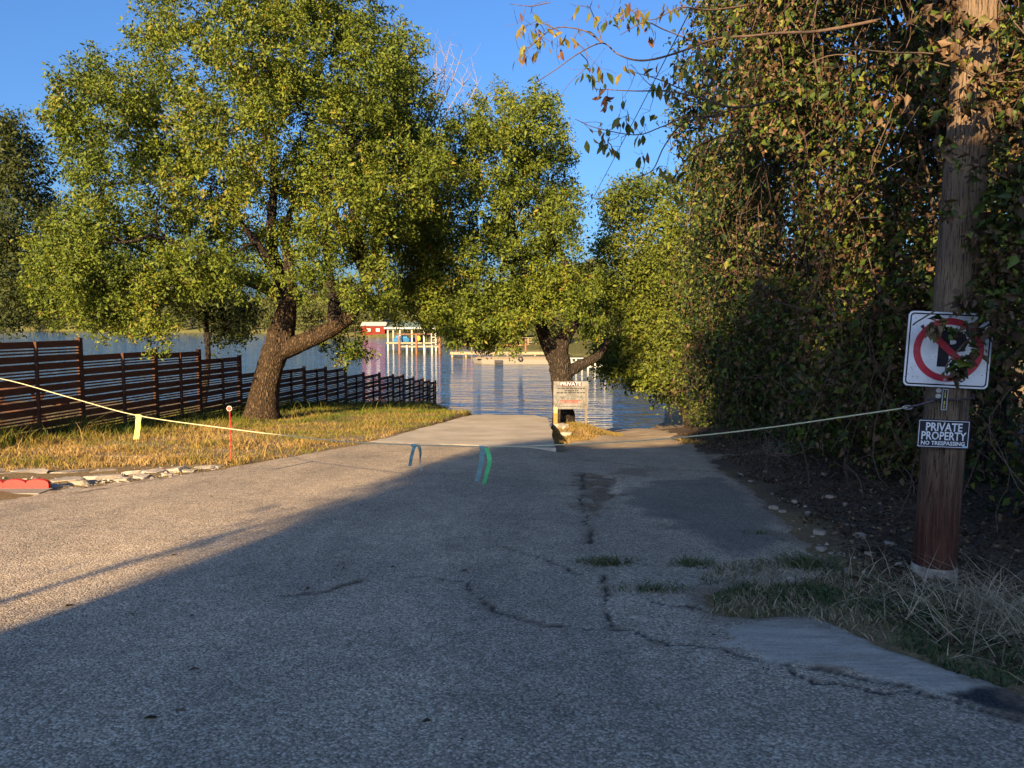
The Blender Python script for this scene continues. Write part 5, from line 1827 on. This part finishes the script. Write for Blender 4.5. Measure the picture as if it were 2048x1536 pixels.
# tan fixed dock on legs
DY = 106
DZ = zpix(706.5, DY)
FD = thing('fixed_dock', 'flat tan wooden dock on legs behind the grey floating dock', 'dock', (xpix(1000, DY), DY, LAKE_Z))
xa, xb = xpix(900, DY), xpix(1130, DY)
MB().box(((xa + xb) / 2, DY + 1.6, DZ), (xb - xa, 3.2, 0.35)).build('deck', MAT['tan_wood'], FD)
for k in range(9):
    xx = xa + 0.3 + (xb - xa - 0.6) * k / 8
    MB().tube([(xx, DY + 0.3, LAKE_Z - 1), (xx, DY + 0.3, DZ - 0.18)], 0.16, 8).build('leg', MAT['tan_wood'], FD)
for u in (912, 1030, 1052):
    MB().tube([(xpix(u, DY), DY + 2, DZ), (xpix(u, DY), DY + 2, DZ + 1.9)], 0.12, 8).build('mooring_pole', MAT['rust_wood'], FD)
# floating dock
QY = 90
QZ = zpix(717, QY)
FL = thing('floating_dock', 'long low grey floating dock with black tyre fenders, nearest of the docks', 'dock', (xpix(1030, QY), QY, LAKE_Z))
xa, xb = xpix(948, QY), xpix(1125, QY)
mb = MB()
mb.raw([(xa, QY + 2, LAKE_Z - 0.3), (xa + 1.0, QY, LAKE_Z - 0.3), (xb, QY, LAKE_Z - 0.3), (xb, QY + 4, LAKE_Z - 0.3), (xa, QY + 4, LAKE_Z - 0.3),
        (xa - 0.3, QY + 2, QZ), (xa + 0.8, QY - 0.1, QZ), (xb, QY - 0.1, QZ), (xb, QY + 4, QZ), (xa - 0.3, QY + 4, QZ)],
       [(4, 3, 2, 1, 0), (5, 6, 7, 8, 9), (0, 1, 6, 5), (1, 2, 7, 6), (2, 3, 8, 7), (3, 4, 9, 8), (4, 0, 5, 9)])
mb.build('pontoon', MAT['concrete_trim'], FL)
MB().box(((xa + xb) / 2 + 0.3, QY + 1.9, QZ + 0.06), (xb - xa + 0.2, 4.3, 0.10)).build('deck', MAT['tan_wood'], FL)
MB().box((xpix(997, QY), QY - 0.16, (LAKE_Z + QZ) / 2 - 0.05), (0.95, 0.2, 0.36)).build('fender', MAT['black'], FL)
mb = MB(); cc = np.array((xpix(1041, QY), QY - 0.2, QZ - 0.05)); mb.tube([cc + np.array((0.22 * math.cos(a), 0, 0.22 * math.sin(a))) for a in np.linspace(0, 2 * math.pi, 17)], 0.1, 8); mb.build('tyre_fender', MAT['black'], FL)
# white railed dock at right, half hidden by leaves
KY = 78
WD = thing('white_dock', 'low white dock with upright posts half hidden behind the smaller oak and the leaves', 'dock', (xpix(1170, KY), KY, LAKE_Z))
kz = zpix(733, KY)
xa, xb = xpix(1140, KY), xpix(1225, KY)
MB().box(((xa + xb) / 2, KY + 1, kz), (xb - xa, 2.2, 0.2)).build('deck', MAT['white'], WD)
for u in (1143, 1152, 1164, 1176, 1190, 1210):
    MB().box((xpix(u, KY), KY - 0.15, (kz + 0.9 + LAKE_Z - 1) / 2), (0.16, 0.16, kz + 0.9 - LAKE_Z + 1)).build('post', MAT['white'], WD)
for dz in (0.45, 0.85):
    MB().box(((xa + xb) / 2, KY - 0.27, kz + dz), (xb - xa, 0.05, 0.1)).build('rail', MAT['white'], WD)
# red building on the shore
RYY = 245
RB = thing('red_boathouse', 'small red building with a white roof edge on the far shore left of the boathouse', 'building', (xpix(748, RYY), RYY, LAKE_Z))
xa, xb = xpix(724, RYY), xpix(770, RYY)
za, zb = zpix(668, RYY), zpix(652, RYY)
MB().box(((xa + xb) / 2, RYY + 3, (za + zb) / 2 - 0.6), (xb - xa, 6, zb - za + 1.2)).build('wall', m_plain('barn_red_siding', (0.13, 0.016, 0.010), 0.8, 0.2), RB)
mb = MB()
xm = (xa + xb) / 2
mb.raw([(xa - .4, RYY - .4, zb), (xb + .4, RYY - .4, zb), (xb + .4, RYY + 6.4, zb), (xa - .4, RYY + 6.4, zb), (xa - .4, RYY + 3, zb + 1.3), (xb + .4, RYY + 3, zb + 1.3)], [(0, 1, 5, 4), (2, 3, 4, 5), (1, 2, 5), (3, 0, 4), (3, 2, 1, 0)])
mb.build('roof', MAT['white'], RB)
for k in range(2):
    MB().box((xa + (xb - xa) * (0.3 + 0.4 * k), RYY - 0.03, (za + zb) / 2), (1.2, 0.1, 1.0)).build('window', MAT['white'], RB)

# ------------------------------------------------------------------ trees on the far shore
def far_proto(seed, h, w):
    r = np.random.default_rng(seed)
    bl = []
    for k in range(15):
        z = h * (0.22 + 0.7 * r.uniform())
        rr_ = w * 0.5 * math.sqrt(max(0.05, 1 - ((z / h - 0.5) / 0.55) ** 2))
        a = r.uniform(0, 6.28)
        q = r.uniform(0.2, 0.75) * rr_
        bl.append((q * math.cos(a), q * math.sin(a), z, r.uniform(0.16, 0.27) * w))
    PO, NR, AX, L, W, TN, ends = crown_leaves(bl, 0.9, 9, 0.62, 0.7, lambda n: rng.beta(2, 2, n), 0.7, 0.35, 0.4, 0.1)
    o = build_leaves('crown', PO, NR, AX, L, W, TN, MAT['far_leaf'])
    mb = MB(); mb.tube(curvy((0, 0, -0.6), (0.3, 0, h * 0.6), 6, 0.04), np.linspace(0.35, 0.12, 6), 6)
    for b in bl[:8]:
        mb.tube(curvy((0.1, 0, h * 0.35), b[:3], 4, 0.08), np.linspace(0.12, 0.04, 4), 4, cap=False)
    t = mb.build('trunk', MAT['bark2'])
    return o, t


protos = [far_proto(s, hh, ww) for s, hh, ww in ((1, 11, 9), (2, 14, 10), (3, 9, 9), (4, 16, 11))]
shore = [(-330, 412), (-220, 381), (-102, 311), (-42, 233), (-13, 166), (10, 109), (24, 77)]
spots = []
for i in range(len(shore) - 1):
    (ax, ay), (bx, by) = shore[i], shore[i + 1]
    Ls = math.hypot(bx - ax, by - ay)
    nrm_ = (-(by - ay) / Ls, (bx - ax) / Ls)
    if nrm_[1] < 0: nrm_ = (-nrm_[0], -nrm_[1])
    k = 0.0
    while k < Ls:
        for row in (0, 1, 2):
            d = (6, 20, 42)[row] + rng.uniform(-3, 4)
            t = (k + rng.uniform(-3, 3)) / Ls
            spots.append((ax + (bx - ax) * t + nrm_[0] * d, ay + (by - ay) * t + nrm_[1] * d, row))
        k += 10.5 if ay < 320 else 13.5
fl_ = ['distant bushy tree close to the waterline of the far shore', 'distant tree in the second row of the far shore', 'distant tree on the slope high behind the far shore']
fg_ = ['waterline trees of the far shore', 'second row trees of the far shore', 'slope trees behind the far shore']
first = {}
for (x, y, row) in spots:
    if sdpoly(np.array([x]), np.array([y]), LAKE)[0] > -2.5: continue
    if abs(x - (-44)) < 7 and row == 0 and y < 262: continue
    pi = int(rng.integers(0, 4)) if row else int(rng.choice([0, 2]))
    z = float(Hg(np.array([x]), np.array([y]))[0])
    T = thing('far_tree', fl_[row], 'tree', (x, y, z), fg_[row])
    T.rotation_euler = (0, 0, rng.uniform(0, 6.28))
    s = rng.uniform(0.75, 1.1) * (0.72 if row == 0 else 1.0)
    T.scale = (s, s, s * rng.uniform(0.85, 1.1))
    if x < -60: T.scale = [q * 1.3 for q in T.scale]
    for src in protos[pi]:
        o = src.copy()
        COL.objects.link(o)
        o.name = src.name.split('.')[0]
        o.parent = T
        o.location = (0, 0, 0)
for o, t in protos:
    bpy.data.objects.remove(o); bpy.data.objects.remove(t)

# ------------------------------------------------------------------ unseen casters of the long shade: house, sapling, and trees added to shape it
hx0, hx1, hy0, hy1 = -9.05, 0.6, -22.0, -14.0
hz = float(H(0, -14))
HS = thing('house', 'unseen tan house behind the viewer, its roofline shaped to cast the long shade', 'house', (-5, -14, hz))  # out of view; walls and gable are set by the shade they cast
eave, ridge, rxm = 8.65, 9.65, -4.6
mb = MB()
fp = [(hx0, hz - 0.5), (hx1, hz - 0.5), (hx1, eave), (rxm, ridge), (hx0, eave)]
mb.raw([(x, hy1, z) for x, z in fp] + [(x, hy0, z) for x, z in fp], [(4, 3, 2, 1, 0), (5, 6, 7, 8, 9)] + [(i, (i + 1) % 5, 5 + (i + 1) % 5, 5 + i) for i in range(5)])
mb.build('wall', MAT['stucco'], HS)
mb = MB()
rp_ = [(hx0 - 0.25, eave - 0.03), (rxm, ridge + 0.03), (hx1 + 0.25, eave - 0.03), (hx1 + 0.25, eave + 0.13), (rxm, ridge + 0.2), (hx0 - 0.25, eave + 0.13)]
mb.raw([(x, hy1 + 0.3, z) for x, z in rp_] + [(x, hy0 - 0.3, z) for x, z in rp_], [(0, 1, 4, 5), (1, 2, 3, 4), (11, 10, 7, 6), (10, 9, 8, 7)] + [(i, 6 + i, 6 + (i + 1) % 6, (i + 1) % 6) for i in range(6)])
mb.build('roof', m_plain('brown_shingle', (0.12, 0.09, 0.07), 0.9), HS)
for zz in (hz + 1.6, hz + 4.9):
    for k in range(3):
        MB().box((hx0 + 2.0 + k * 3.7, hy1 + 0.02, zz), (1.3, 0.08, 1.5)).build('window', MAT['black'], HS)
sap = np.array((-6.85, -6.0, float(H(-6.85, -6))))
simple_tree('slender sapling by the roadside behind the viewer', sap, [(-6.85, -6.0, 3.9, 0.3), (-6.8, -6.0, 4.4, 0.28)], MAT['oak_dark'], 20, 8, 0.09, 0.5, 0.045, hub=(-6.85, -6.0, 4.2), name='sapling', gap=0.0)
simple_tree('unseen narrow tree behind the viewer, added to shade the vine thicket', (-4.9, -13.3, float(H(-4.9, -13.3))), [(-5.2, -13.3, 10.6, 0.8), (-4.6, -13.3, 10.9, 0.75), (-4.3, -13.3, 10.2, 0.7), (-5.7, -13.3, 10.2, 0.55), (-4.9, -13.3, 9.7, 0.9)], MAT['oak_dark'], 26, 34, 0.13, 0.6, 0.16, hub=(-4.9, -13.3, 8.5), name='added_shade_tree', gap=0.0, back=1.0)  # unseen crown, added to darken the middle of the vine thicket
simple_tree('unseen dense tree behind the viewer, added to shape the road shade', (-9.0, -12.5, float(H(-9, -12.5))), [(-8.4, -13, 8.0, 0.85), (-8.2, -13, 7.0, 0.75), (-8.15, -13, 8.4, 0.6), (-8.6, -13, 8.1, 0.6), (-7.8, -13, 6.2, 0.6), (-7.6, -13, 5.6, 0.5)], MAT['oak_dark'], 26, 34, 0.13, 0.6, 0.16, hub=(-8.6, -12.6, 5.5), name='added_shade_tree', gap=0.0, back=1.0)  # unseen crown, added to bend the left edge of the shade on the road
